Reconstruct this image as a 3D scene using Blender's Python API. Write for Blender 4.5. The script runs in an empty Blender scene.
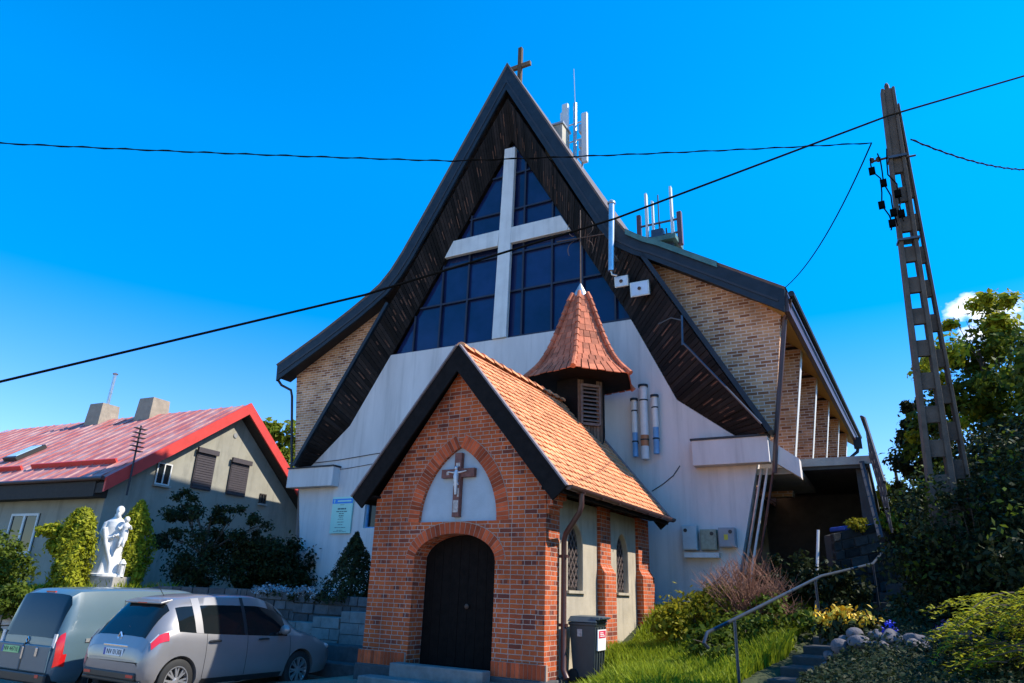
import bpy, bmesh, math, random
import numpy as np
from mathutils import Vector, Matrix, noise
from math import radians as R, sin, cos, pi, sqrt, atan2, hypot
random.seed(7); np.random.seed(7)
C = bpy.context.scene.collection
scene = bpy.context.scene

# ------------------------------------------------------------------ camera, sky, sun, exposure
YAW, PITCH, ROLL = R(31.148), R(20.216), R(1.925)
cam = bpy.data.cameras.new('camera'); cam.lens = 24.01; cam.sensor_width = 36; cam.clip_end = 3000; cam.clip_start = .05
cam_o = bpy.data.objects.new('camera', cam); C.objects.link(cam_o); scene.camera = cam_o
_r = Vector((cos(YAW), sin(YAW), 0)); _f = Vector((-sin(YAW), cos(YAW), 0)); _u = Vector((0, 0, 1))
_w = _f*cos(PITCH)+_u*sin(PITCH); _up = _u*cos(PITCH)-_f*sin(PITCH)
_r3 = _r*cos(ROLL)+_up*sin(ROLL); _u3 = _up*cos(ROLL)-_r*sin(ROLL)
m = Matrix((_r3, _u3, -_w)).transposed().to_4x4(); m.translation = Vector((0, 0, 1.7)); cam_o.matrix_world = m

SUN = Vector((1, .46, 1.10)).normalized()
el = math.asin(SUN.z); az = atan2(SUN.x, SUN.y)
world = bpy.data.worlds.new('World'); scene.world = world; world.use_nodes = True
nt = world.node_tree; nt.nodes.clear()
def wn(t, **k):
    n = nt.nodes.new(t)
    for a, b in k.items(): setattr(n, a, b)
    return n
sky = wn('ShaderNodeTexSky', sky_type='NISHITA', sun_disc=False, sun_elevation=el, sun_rotation=az, altitude=300, air_density=1.0, dust_density=.1, ozone_density=3.0)
hsv = wn('ShaderNodeHueSaturation'); hsv.inputs['Saturation'].default_value = 1.55; hsv.inputs['Hue'].default_value = .496; hsv.inputs['Value'].default_value = 1.85
bg = wn('ShaderNodeBackground'); bg.inputs[1].default_value = .13
out = wn('ShaderNodeOutputWorld')
nt.links.new(sky.outputs[0], hsv.inputs['Color'])
sepn = wn('ShaderNodeSeparateXYZ'); tc0 = wn('ShaderNodeTexCoord'); nt.links.new(tc0.outputs['Generated'], sepn.inputs[0])
def by_height(sock, lo, hi):
    r_ = wn('ShaderNodeMapRange'); r_.inputs['From Min'].default_value = .02; r_.inputs['From Max'].default_value = .55
    r_.inputs['To Min'].default_value = lo; r_.inputs['To Max'].default_value = hi; nt.links.new(sepn.outputs['Z'], r_.inputs['Value']); nt.links.new(r_.outputs[0], hsv.inputs[sock])
by_height('Saturation', 1.27, 1.60); by_height('Hue', .517, .499); by_height('Value', 1.15, 1.88)
# one small cumulus low over the trees on the right
tc = wn('ShaderNodeTexCoord')
cd = Vector((0.0947, 0.9417, 0.3228))
dot = wn('ShaderNodeVectorMath', operation='DISTANCE'); dot.inputs[1].default_value = cd
mp = wn('ShaderNodeMapping'); mp.inputs['Scale'].default_value = (1, 1, 1.7)
nz = wn('ShaderNodeTexNoise'); nz.inputs['Scale'].default_value = 24; nz.inputs['Detail'].default_value = 6
sub = wn('ShaderNodeMath', operation='MULTIPLY_ADD'); sub.inputs[1].default_value = .16; sub.inputs[2].default_value = -.075
add = wn('ShaderNodeMath', operation='ADD')
ramp = wn('ShaderNodeMapRange'); ramp.inputs['From Min'].default_value = .046; ramp.inputs['From Max'].default_value = .022
mix = wn('ShaderNodeMixRGB'); mix.inputs[2].default_value = (7.5, 8.0, 8.6, 1)
nt.links.new(tc.outputs['Generated'], dot.inputs[0]); nt.links.new(tc.outputs['Generated'], mp.inputs[0]); nt.links.new(mp.outputs[0], nz.inputs['Vector'])
nt.links.new(nz.outputs[0], sub.inputs[0]); nt.links.new(sub.outputs[0], add.inputs[0]); nt.links.new(dot.outputs['Value'], add.inputs[1])
nt.links.new(add.outputs[0], ramp.inputs['Value']); nt.links.new(ramp.outputs[0], mix.inputs[0])
nt.links.new(hsv.outputs[0], mix.inputs[1]); nt.links.new(mix.outputs[0], bg.inputs[0]); nt.links.new(bg.outputs[0], out.inputs[0])

sl = bpy.data.lights.new('sun', 'SUN'); sl.energy = 5.0; sl.angle = R(.5); sl.color = (1, .93, .80)
so = bpy.data.objects.new('sun', sl); C.objects.link(so); so.rotation_euler = SUN.to_track_quat('Z', 'Y').to_euler(); so.location = (30, 5, 30)
vs = scene.view_settings; vs.view_transform = 'Standard'; vs.look = 'None'; vs.exposure = 0.6; vs.gamma = 1; vs.use_curve_mapping = False

# ------------------------------------------------------------------ materials
MATS = {}
def _new(name):
    m_ = bpy.data.materials.new(name); m_.use_nodes = True; n = m_.node_tree
    b = n.nodes['Principled BSDF']; MATS[name] = m_
    return m_, n, b
def mat(name, col, rough=.8, var=.18, scale=2.5, bump=0., bscale=40., metal=0., spec=.5, island=0., col2=None, stretch=(1, 1, 1), coat=0.):
    m_, n, b = _new(name)
    b.inputs['Roughness'].default_value = rough; b.inputs['Metallic'].default_value = metal
    b.inputs['Specular IOR Level'].default_value = spec; b.inputs['Coat Weight'].default_value = coat
    tcn = n.nodes.new('ShaderNodeTexCoord'); mpn = n.nodes.new('ShaderNodeMapping'); mpn.inputs['Scale'].default_value = stretch
    n.links.new(tcn.outputs['Object'], mpn.inputs[0])
    a = n.nodes.new('ShaderNodeTexNoise'); a.inputs['Scale'].default_value = scale; a.inputs['Detail'].default_value = 7; a.inputs['Roughness'].default_value = .62
    n.links.new(mpn.outputs[0], a.inputs['Vector'])
    r_ = n.nodes.new('ShaderNodeMapRange'); r_.inputs['From Min'].default_value = .3; r_.inputs['From Max'].default_value = .7
    r_.inputs['To Min'].default_value = 1-var; r_.inputs['To Max'].default_value = 1+var
    n.links.new(a.outputs[0], r_.inputs['Value'])
    src = None
    if col2:
        mx = n.nodes.new('ShaderNodeMixRGB'); mx.inputs[1].default_value = (*col, 1); mx.inputs[2].default_value = (*col2, 1)
        rr = n.nodes.new('ShaderNodeMapRange'); rr.inputs['From Min'].default_value = .42; rr.inputs['From Max'].default_value = .62
        n.links.new(a.outputs[0], rr.inputs['Value']); n.links.new(rr.outputs[0], mx.inputs[0]); src = mx.outputs[0]
    mul = n.nodes.new('ShaderNodeVectorMath'); mul.operation = 'SCALE'
    if src: n.links.new(src, mul.inputs[0])
    else: mul.inputs[0].default_value = col
    if island:
        g = n.nodes.new('ShaderNodeNewGeometry'); r2 = n.nodes.new('ShaderNodeMapRange')
        r2.inputs['To Min'].default_value = 1-island; r2.inputs['To Max'].default_value = 1+island
        n.links.new(g.outputs['Random Per Island'], r2.inputs['Value'])
        mm = n.nodes.new('ShaderNodeMath'); mm.operation = 'MULTIPLY'; n.links.new(r_.outputs[0], mm.inputs[0]); n.links.new(r2.outputs[0], mm.inputs[1])
        n.links.new(mm.outputs[0], mul.inputs['Scale'])
    else: n.links.new(r_.outputs[0], mul.inputs['Scale'])
    n.links.new(mul.outputs[0], b.inputs['Base Color'])
    if bump:
        a2 = n.nodes.new('ShaderNodeTexNoise'); a2.inputs['Scale'].default_value = bscale; a2.inputs['Detail'].default_value = 5
        n.links.new(mpn.outputs[0], a2.inputs['Vector'])
        bp = n.nodes.new('ShaderNodeBump'); bp.inputs['Strength'].default_value = bump; bp.inputs['Distance'].default_value = .02
        n.links.new(a2.outputs[0], bp.inputs['Height']); n.links.new(bp.outputs[0], b.inputs['Normal'])
    return m_
def brick(name, c1, c2, mortar, w=.25, h=.077, ms=.010, dark=None, dark_amt=.12, bump=.6, squash=1.):
    m_, n, b = _new(name); b.inputs['Roughness'].default_value = .88; b.inputs['Specular IOR Level'].default_value = .25
    uv = n.nodes.new('ShaderNodeTexCoord')
    wob = n.nodes.new('ShaderNodeTexNoise'); wob.inputs['Scale'].default_value = 5; n.links.new(uv.outputs['UV'], wob.inputs['Vector'])
    wsc = n.nodes.new('ShaderNodeVectorMath'); wsc.operation = 'MULTIPLY_ADD'; wsc.inputs[1].default_value = (.014, .014, 0); n.links.new(wob.outputs['Color'], wsc.inputs[0]); n.links.new(uv.outputs['UV'], wsc.inputs[2])
    bt = n.nodes.new('ShaderNodeTexBrick'); bt.inputs['Scale'].default_value = 1; bt.inputs['Brick Width'].default_value = w; bt.inputs['Row Height'].default_value = h
    bt.inputs['Mortar Size'].default_value = ms; bt.inputs['Mortar Smooth'].default_value = .3; bt.offset = .5; bt.squash = squash; bt.squash_frequency = 2
    bt.inputs['Color1'].default_value = (*c1, 1); bt.inputs['Color2'].default_value = (*c2, 1); bt.inputs['Mortar'].default_value = (*mortar, 1)
    n.links.new(wsc.outputs[0], bt.inputs['Vector'])
    # second layer: the same bond, picks some much darker bricks
    b2 = n.nodes.new('ShaderNodeTexBrick'); b2.inputs['Scale'].default_value = 1; b2.inputs['Brick Width'].default_value = w; b2.inputs['Row Height'].default_value = h
    b2.inputs['Mortar Size'].default_value = 0; b2.offset = .5; b2.squash = squash; b2.squash_frequency = 2; b2.inputs['Color1'].default_value = (0, 0, 0, 1); b2.inputs['Color2'].default_value = (1, 1, 1, 1); b2.inputs['Mortar'].default_value = (0, 0, 0, 1)
    sh = n.nodes.new('ShaderNodeVectorMath'); sh.operation = 'ADD'; sh.inputs[1].default_value = (w*64, h*38, 0); n.links.new(wsc.outputs[0], sh.inputs[0]); n.links.new(sh.outputs[0], b2.inputs['Vector'])
    th = n.nodes.new('ShaderNodeMapRange'); th.inputs['From Min'].default_value = 1-dark_amt-.12; th.inputs['From Max'].default_value = 1-dark_amt+.05
    n.links.new(b2.outputs['Color'], th.inputs['Value'])
    mort = n.nodes.new('ShaderNodeMath'); mort.operation = 'MULTIPLY'; inv = n.nodes.new('ShaderNodeMath'); inv.operation = 'SUBTRACT'; inv.inputs[0].default_value = 1
    n.links.new(bt.outputs['Fac'], inv.inputs[1]); n.links.new(inv.outputs[0], mort.inputs[0]); n.links.new(th.outputs[0], mort.inputs[1])
    mx = n.nodes.new('ShaderNodeMixRGB'); n.links.new(mort.outputs[0], mx.inputs[0]); n.links.new(bt.outputs['Color'], mx.inputs[1]); mx.inputs[2].default_value = (*(dark or (.06, .03, .03)), 1)
    nn = n.nodes.new('ShaderNodeTexNoise'); nn.inputs['Scale'].default_value = 1.3; nn.inputs['Detail'].default_value = 8; n.links.new(uv.outputs['UV'], nn.inputs['Vector'])
    r_ = n.nodes.new('ShaderNodeMapRange'); r_.inputs['From Min'].default_value = .3; r_.inputs['From Max'].default_value = .7; r_.inputs['To Min'].default_value = .74; r_.inputs['To Max'].default_value = 1.22
    n.links.new(nn.outputs[0], r_.inputs['Value'])
    fine = n.nodes.new('ShaderNodeTexNoise'); fine.inputs['Scale'].default_value = 60; n.links.new(uv.outputs['UV'], fine.inputs['Vector'])
    rf = n.nodes.new('ShaderNodeMapRange'); rf.inputs['To Min'].default_value = .75; rf.inputs['To Max'].default_value = 1.25; n.links.new(fine.outputs[0], rf.inputs['Value'])
    mm = n.nodes.new('ShaderNodeMath'); mm.operation = 'MULTIPLY'; n.links.new(r_.outputs[0], mm.inputs[0]); n.links.new(rf.outputs[0], mm.inputs[1])
    mul = n.nodes.new('ShaderNodeVectorMath'); mul.operation = 'SCALE'; n.links.new(mx.outputs[0], mul.inputs[0]); n.links.new(mm.outputs[0], mul.inputs['Scale'])
    n.links.new(mul.outputs[0], b.inputs['Base Color'])
    hh = n.nodes.new('ShaderNodeMath'); hh.operation = 'MULTIPLY_ADD'; hh.inputs[1].default_value = .25; n.links.new(fine.outputs[0], hh.inputs[0]); n.links.new(inv.outputs[0], hh.inputs[2])
    bp = n.nodes.new('ShaderNodeBump'); bp.inputs['Strength'].default_value = bump; bp.inputs['Distance'].default_value = .012
    n.links.new(hh.outputs[0], bp.inputs['Height']); n.links.new(bp.outputs[0], b.inputs['Normal'])
    return m_
def leafmat(name, c1, c2, trans=.35, rough=.55):
    m_, n, b = _new(name)
    g = n.nodes.new('ShaderNodeNewGeometry'); tcn = n.nodes.new('ShaderNodeTexCoord')
    a = n.nodes.new('ShaderNodeTexNoise'); a.inputs['Scale'].default_value = 1.6; a.inputs['Detail'].default_value = 3; n.links.new(tcn.outputs['Object'], a.inputs['Vector'])
    ad = n.nodes.new('ShaderNodeMath'); ad.operation = 'ADD'; n.links.new(g.outputs['Random Per Island'], ad.inputs[0]); n.links.new(a.outputs[0], ad.inputs[1])
    r_ = n.nodes.new('ShaderNodeMapRange'); r_.inputs['From Min'].default_value = .35; r_.inputs['From Max'].default_value = 1.25; n.links.new(ad.outputs[0], r_.inputs['Value'])
    mx = n.nodes.new('ShaderNodeMixRGB'); mx.inputs[1].default_value = (*c1, 1); mx.inputs[2].default_value = (*c2, 1); n.links.new(r_.outputs[0], mx.inputs[0])
    n.links.new(mx.outputs[0], b.inputs['Base Color']); b.inputs['Roughness'].default_value = rough; b.inputs['Specular IOR Level'].default_value = .12
    t = n.nodes.new('ShaderNodeBsdfTranslucent'); n.links.new(mx.outputs[0], t.inputs[0])
    ms = n.nodes.new('ShaderNodeMixShader'); ms.inputs[0].default_value = trans
    n.links.new(b.outputs[0], ms.inputs[1]); n.links.new(t.outputs[0], ms.inputs[2]); n.links.new(ms.outputs[0], n.nodes['Material Output'].inputs[0])
    return m_
M = MATS
def streaks(name, amount=.22, sx=2.6, sz=.16, lo=.50, hi=.72):
    n = MATS[name].node_tree; b = n.nodes['Principled BSDF']; src = b.inputs['Base Color'].links[0].from_socket
    t = n.nodes.new('ShaderNodeTexCoord'); mp_ = n.nodes.new('ShaderNodeMapping'); mp_.inputs['Scale'].default_value = (sx, sx, sz); a = n.nodes.new('ShaderNodeTexNoise'); a.inputs['Scale'].default_value = 1.6; a.inputs['Detail'].default_value = 8; a.inputs['Roughness'].default_value = .65
    n.links.new(t.outputs['Object'], mp_.inputs[0]); n.links.new(mp_.outputs[0], a.inputs['Vector'])
    r_ = n.nodes.new('ShaderNodeMapRange'); r_.inputs['From Min'].default_value = lo; r_.inputs['From Max'].default_value = hi; r_.inputs['To Min'].default_value = 1; r_.inputs['To Max'].default_value = 1-amount
    n.links.new(a.outputs[0], r_.inputs['Value']); s_ = n.nodes.new('ShaderNodeVectorMath'); s_.operation = 'SCALE'; n.links.new(src, s_.inputs[0]); n.links.new(r_.outputs[0], s_.inputs['Scale']); n.links.new(s_.outputs[0], b.inputs['Base Color'])
brick('red_brick', (.54, .112, .030), (.40, .078, .027), (.44, .31, .25), ms=.0075, dark=(.17, .042, .026), dark_amt=.10, squash=.55)
brick('tan_brick', (.68, .37, .19), (.48, .235, .115), (.70, .56, .46), w=.27, h=.088, ms=.013, dark=(.30, .12, .055), dark_amt=.2)
mat('brick_single', (.46, .082, .028), .88, .2, 8, .3, 60, island=.45, spec=.25)
mat('mortar', (.38, .27, .21), .95, .15)
mat('white_render', (.66, .61, .585), .9, .14, 1.1, .25, 70, stretch=(1, 1, .22), spec=.2)
mat('tympanum_render', (.40, .45, .50), .9, .10, 3, .25, 60, spec=.2)
mat('grey_plaster', (.43, .37, .28), .92, .16, 1.6, .3, 50, spec=.2)
mat('white_paint', (.66, .66, .64), .6, .1, 2)
mat('soffit_board', (.016, .012, .011), .75, .35, 6, .3, 30, island=.75, spec=.2)
mat('soffit_light_board', (.15, .075, .05), .8, .5, 7, spec=.2)
mat('ochre_board', (.42, .25, .06), .7, .15, 4, spec=.3)
mat('slate_metal', (.020, .030, .042), .55, .25, 3, .1, 20, metal=.2, spec=.3)
mat('roof_bitumen', (.13, .10, .095), .85, .25, 5, .3, 60)
mat('green_copper', (.06, .15, .14), .6, .3, 3)
mat('dark_trim', (.02, .022, .03), .6, .2)
mat('brown_metal', (.075, .035, .03), .4, .2, 6, spec=.5)
mat('barge_wood', (.011, .009, .009), .8, .3, 8, .2, 40, spec=.12)
mat('barge_edge', (.22, .17, .17), .6, .25, 8)
mat('orange_tile', (.74, .31, .15), .85, .16, 2.2, .2, 50, island=.2, spec=.15)
mat('red_tile', (.46, .135, .068), .75, .28, 5, .3, 50, island=.3, spec=.3)
mat('old_wood', (.13, .085, .055), .85, .4, 9, .3, 30, stretch=(6, 6, 1), island=.4, spec=.2)
mat('dark_wood', (.010, .007, .006), .85, .3, 9, .2, 30, spec=.1)
mat('louvre_wood', (.15, .12, .10), .8, .3, 9, spec=.2)
mat('galvanised', (.50, .50, .48), .35, .2, 6, metal=.6)
mat('rail_metal', (.06, .075, .10), .35, .2, 6, metal=.5)
mat('steel', (.55, .56, .57), .3, .15, 6, metal=.85)
mat('rusty_iron', (.09, .055, .04), .7, .3, 12, metal=.3)
mat('crucifix_wood', (.17, .06, .045), .7, .35, 14)
mat('crucifix_peeling', (.42, .36, .33), .8, .4, 20)
mat('silver_figure', (.55, .57, .62), .4, .1, 6, metal=.5)
mat('glass_navy', (.012, .022, .078), .10, .35, .8, .12, 1.3, spec=.45, island=.25)
mat('glass_bar', (.012, .018, .042), .6, .2)
mat('glass_dark', (.008, .011, .012), .06, .1, 2, spec=.35)
mat('lead_glass', (.035, .03, .03), .25, .4, 14)
mat('lead_bar', (.17, .125, .11), .6, .2)
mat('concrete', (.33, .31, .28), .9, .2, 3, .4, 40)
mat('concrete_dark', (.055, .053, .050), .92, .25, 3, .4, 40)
mat('pole_concrete', (.10, .082, .068), .92, .3, 5, .5, 40)
mat('rock', (.11, .10, .11), .9, .3, 9, .5, 30)
mat('block_grey', (.20, .20, .19), .92, .25, 5, .4, 40, island=.15)
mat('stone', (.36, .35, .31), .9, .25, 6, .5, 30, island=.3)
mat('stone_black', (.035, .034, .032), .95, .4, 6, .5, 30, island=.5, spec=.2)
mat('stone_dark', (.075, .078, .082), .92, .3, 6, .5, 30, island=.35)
mat('paving', (.26, .21, .16), .92, .22, 3, .5, 120, spec=.2)
mat('bounce_gravel', (.60, .46, .33), .95, .15, 3, .4, 60, spec=.2)  # for the unseen ground added as a warm reflector
mat('soil', (.06, .052, .03), .95, .3, 4, .4, 30)
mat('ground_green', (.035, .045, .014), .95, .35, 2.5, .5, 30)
mat('black_rubber', (.012, .012, .012), .75, .2, 8)
mat('black_plastic', (.016, .017, .018), .45, .15, 8)
mat('cable_black', (.004, .004, .004), .9, .1, spec=.03)
mat('bin_plastic', (.035, .045, .05), .42, .15, 6)
mat('bin_lid_plastic', (.06, .085, .10), .38, .15, 6)
mat('sticker_white', (.75, .73, .72), .5, .08, 9)
mat('sticker_red', (.60, .03, .08), .5, .1, 9)
mat('sign_mint', (.42, .72, .62), .5, .05, 2)
mat('sign_blue', (.02, .24, .72), .5, .05, 2)
mat('sign_ink', (.05, .12, .13), .6, .1)
mat('pipe_white', (.66, .66, .64), .45, .1, 5)
mat('pipe_blue', (.13, .32, .56), .45, .15, 5)
mat('pipe_orange', (.42, .16, .06), .5, .15, 5)
mat('box_grey', (.42, .48, .50), .5, .12, 5)
mat('box_olive', (.30, .30, .22), .6, .25, 12)
mat('box_dark', (.27, .29, .31), .5, .12, 5)
mat('yellow_mark', (.6, .5, .04), .5, .05)
mat('statue_white', (.62, .61, .59), .6, .08, 3, .1, 30, spec=.3)
mat('red_roof', (.46, .13, .11), .5, .15, 1.5, .15, 20, col2=(.46, .27, .24), stretch=(1.6, .7, .7))
mat('red_fascia', (.58, .045, .035), .5, .12, 3)
mat('house_render', (.30, .285, .235), .9, .12, 1.2, .2, 50, spec=.2)
mat('house_wood', (.03, .022, .018), .8, .3, 8)
mat('shutter', (.05, .04, .045), .6, .15, 8)
mat('chimney_render', (.30, .25, .19), .9, .2, 4, .3, 40)
mat('van_paint', (.075, .125, .15), .35, .06, 2, spec=.4, coat=.5)
mat('silver_paint', (.25, .245, .25), .32, .05, 2, metal=.4, spec=.4, coat=.5)
mat('lamp_red', (.55, .012, .012), .18, .1, 20, coat=.6)
mat('lamp_clear', (.62, .60, .60), .15, .1, 20, coat=.6)
mat('chrome', (.72, .72, .72), .15, .05, metal=1)
mat('alloy', (.50, .50, .51), .3, .1, metal=.8)
mat('plate_white', (.70, .72, .74), .4, .05)
mat('plate_green', (.30, .62, .26), .4, .05)
mat('plate_blue', (.02, .06, .35), .4, .05)
mat('ink', (.015, .02, .03), .5, .05)
mat('green_seat', (.02, .30, .18), .5, .3, 9)
mat('antenna_white', (.66, .66, .64), .5, .06)
mat('antenna_brown', (.10, .05, .06), .5, .1)
mat('equipment_beige', (.42, .38, .30), .7, .15)
mat('lamp_glass', (.45, .6, .75), .2, .1, 6)
mat('bark', (.07, .05, .035), .9, .3, 9, .5, 25)
mat('flower_white', (.36, .42, .46), .7, .15, 9)
mat('flower_yellow', (.70, .45, .02), .6, .15, 9)
mat('flower_blue', (.03, .05, .62), .6, .15, 9)
mat('flower_purple', (.32, .12, .30), .6, .15, 9)
mat('flower_red', (.45, .02, .10), .6, .15, 9)
mat('twig', (.24, .115, .075), .85, .25, 9)
mat('tarp_blue', (.03, .08, .35), .5, .2, 6)
streaks('white_render', .20); streaks('white_paint', .18); streaks('grey_plaster', .28, 3, .4); streaks('house_render', .30, 1.6, .3); streaks('red_roof', .25, 2.2, .5); streaks('orange_tile', .28, .9, .9, .5, .75)
streaks('red_brick', .35, .8, .5, .5, .78); streaks('tan_brick', .25, .9, .4, .5, .75)
leafmat('leaf_thuja', (.09, .11, .010), (.32, .33, .018), .3)
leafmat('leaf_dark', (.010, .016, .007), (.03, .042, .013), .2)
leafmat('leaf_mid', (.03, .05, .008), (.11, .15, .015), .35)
leafmat('leaf_bright', (.07, .11, .012), (.22, .26, .02), .45)
leafmat('leaf_yellow', (.10, .11, .012), (.34, .30, .02), .4)
leafmat('leaf_gold', (.16, .17, .015), (.42, .42, .025), .4)
leafmat('grass_blade', (.10, .14, .010), (.30, .36, .022), .4)

# ------------------------------------------------------------------ mesh builder
class MB:
    def __init__(s, tf=None): s.v = []; s.f = []; s.tf = tf
    def add(s, vs_, fs):
        o = len(s.v); s.v += [tuple(p) for p in vs_]; s.f += [tuple(i+o for i in f) for f in fs]
    def quad(s, a, b, c, d): s.add([a, b, c, d], [(0, 1, 2, 3)])
    def poly(s, pts): s.add(pts, [tuple(range(len(pts)))])
    def hexa(s, p):   # p: 8 points, bottom 4 ccw, top 4 ccw
        s.add(p, [(3, 2, 1, 0), (4, 5, 6, 7), (0, 1, 5, 4), (1, 2, 6, 5), (2, 3, 7, 6), (3, 0, 4, 7)])
    def box(s, x0, y0, z0, x1, y1, z1):
        s.hexa([(x0, y0, z0), (x1, y0, z0), (x1, y1, z0), (x0, y1, z0), (x0, y0, z1), (x1, y0, z1), (x1, y1, z1), (x0, y1, z1)])
    def obox(s, c, ax, ay, az_):   # half-axis vectors
        c = Vector(c); ax = Vector(ax); ay = Vector(ay); az_ = Vector(az_)
        s.hexa([c-ax-ay-az_, c+ax-ay-az_, c+ax+ay-az_, c-ax+ay-az_, c-ax-ay+az_, c+ax-ay+az_, c+ax+ay+az_, c-ax+ay+az_])
    def prism_y(s, poly, y0, y1):  # poly of (x,z), ccw seen from -y
        n = len(poly); s.add([(x, y0, z) for x, z in poly]+[(x, y1, z) for x, z in poly],
            [tuple(range(n)), tuple(range(2*n-1, n-1, -1))]+[((i+1) % n, i, i+n, (i+1) % n+n) for i in range(n)])
    def prism_x(s, poly, x0, x1):  # poly of (y,z)
        n = len(poly); s.add([(x0, y, z) for y, z in poly]+[(x1, y, z) for y, z in poly],
            [tuple(range(n-1, -1, -1)), tuple(range(n, 2*n))]+[(i, (i+1) % n, (i+1) % n+n, i+n) for i in range(n)])
    def prism_z(s, poly, z0, z1):
        n = len(poly); s.add([(x, y, z0) for x, y in poly]+[(x, y, z1) for x, y in poly],
            [tuple(range(n-1, -1, -1)), tuple(range(n, 2*n))]+[(i, (i+1) % n, (i+1) % n+n, i+n) for i in range(n)])
    def tube(s, pts, r, n=8, r1=None, cap=True):
        pts = [Vector(p) for p in pts]; k = len(pts); vs_ = []; fs = []; prev = None
        for i, p in enumerate(pts):
            d = (pts[min(i+1, k-1)]-pts[max(i-1, 0)]).normalized()
            a = d.orthogonal() if prev is None else (prev-d*prev.dot(d))
            a.normalize(); prev = a; b = d.cross(a)
            rr = r[i] if isinstance(r, (list, tuple)) else (r if r1 is None else r+(r1-r)*i/(k-1))
            for j in range(n):
                t = 2*pi*j/n; vs_.append(p+a*rr*cos(t)+b*rr*sin(t))
        for i in range(k-1):
            for j in range(n): fs.append((i*n+j, i*n+(j+1) % n, (i+1)*n+(j+1) % n, (i+1)*n+j))
        if cap: fs.append(tuple(range(n-1, -1, -1))); fs.append(tuple((k-1)*n+j for j in range(n)))
        s.add(vs_, fs)
    def lathe(s, c, prof, n=16, ax=None, phase=0., cap=True):
        c = Vector(c); vs_ = []; fs = []; k = len(prof)
        for r, z in prof:
            for j in range(n):
                t = 2*pi*j/n+phase; vs_.append(c+Vector((r*cos(t), r*sin(t), z)))
        for i in range(k-1):
            for j in range(n): fs.append((i*n+j, i*n+(j+1) % n, (i+1)*n+(j+1) % n, (i+1)*n+j))
        if cap: fs.append(tuple(range(n-1, -1, -1))); fs.append(tuple((k-1)*n+j for j in range(n)))
        if ax is not None:
            q = Vector((0, 0, 1)).rotation_difference(Vector(ax)); vs_ = [c+q @ (v-c) for v in vs_]
        s.add(vs_, fs)
    def ball(s, c, r, n=12, m_=8):
        if not isinstance(r, (list, tuple)): r = (r, r, r)
        vs_ = [(c[0], c[1], c[2]-r[2])]; fs = []
        for i in range(1, m_):
            a = -pi/2+pi*i/m_
            for j in range(n): t = 2*pi*j/n; vs_.append((c[0]+r[0]*cos(a)*cos(t), c[1]+r[1]*cos(a)*sin(t), c[2]+r[2]*sin(a)))
        vs_.append((c[0], c[1], c[2]+r[2])); L = len(vs_)-1
        for j in range(n): fs.append((0, 1+(j+1) % n, 1+j)); fs.append((L, L-n+j, L-n+(j+1) % n))
        for i in range(m_-2):
            for j in range(n): fs.append((1+i*n+j, 1+i*n+(j+1) % n, 1+(i+1)*n+(j+1) % n, 1+(i+1)*n+j))
        s.add(vs_, fs)
    def build(s, name, m_, parent=None, smooth=False, bevel=0., world_root=None):
        vs_ = s.v
        if s.tf: vs_ = [s.tf(*p) for p in vs_]
        me = bpy.data.meshes.new(name); me.from_pydata([tuple(p) for p in vs_], [], s.f); me.validate(); me.update()
        uvbox(me)
        me.materials.append(M[m_] if isinstance(m_, str) else m_)
        if smooth:
            me.polygons.foreach_set('use_smooth', [True]*len(me.polygons))
            try: me.set_sharp_from_angle(angle=R(42))
            except Exception: pass
        o = bpy.data.objects.new(name, me); C.objects.link(o)
        if parent is not None: attach(o, parent)
        if bevel:
            bv = o.modifiers.new('bevel', 'BEVEL'); bv.width = bevel; bv.segments = 2; bv.limit_method = 'ANGLE'
        return o
ROOTM = {}
def attach(o, parent):
    o.parent = parent
    if parent.name in ROOTM: o.matrix_parent_inverse = ROOTM[parent.name].inverted()
def uvbox(me):
    n = len(me.loops)
    if not n: return
    co = np.empty(len(me.vertices)*3, 'f'); me.vertices.foreach_get('co', co); co = co.reshape(-1, 3)
    nr = np.empty(len(me.polygons)*3, 'f'); me.polygons.foreach_get('normal', nr); nr = nr.reshape(-1, 3)
    lt = np.empty(len(me.polygons), 'i'); me.polygons.foreach_get('loop_total', lt)
    lv = np.empty(n, 'i'); me.loops.foreach_get('vertex_index', lv)
    N = np.repeat(nr, lt, axis=0); P = co[lv]
    t = np.stack([-N[:, 1], N[:, 0], np.zeros(n)], 1); tl = np.linalg.norm(t, axis=1)
    flat = tl < .12; t[flat] = (1, 0, 0); tl[flat] = 1; t /= tl[:, None]
    b = np.cross(N, t); uv = np.stack([(P*t).sum(1), (P*b).sum(1)], 1).astype('f')
    lay = me.uv_layers.new(name='UVMap'); lay.data.foreach_set('uv', uv.ravel())
def tag(o, label, cat, group=None, kind=None):
    if label: o['label'] = label
    if cat: o['category'] = cat
    if group: o['group'] = group
    if kind: o['kind'] = kind
    return o
def thing(name, label, cat, loc=(0, 0, 0), rz=0., group=None, keep_world=False):
    o = bpy.data.objects.new(name, None); C.objects.link(o); o.location = loc; o.rotation_euler = (0, 0, rz); o.empty_display_size = .2
    tag(o, label, cat, group)
    if keep_world: ROOTM[o.name] = Matrix.Translation(Vector(loc)) @ Matrix.Rotation(rz, 4, 'Z')
    return o
def structure(o): o['kind'] = 'structure'; return o
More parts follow.
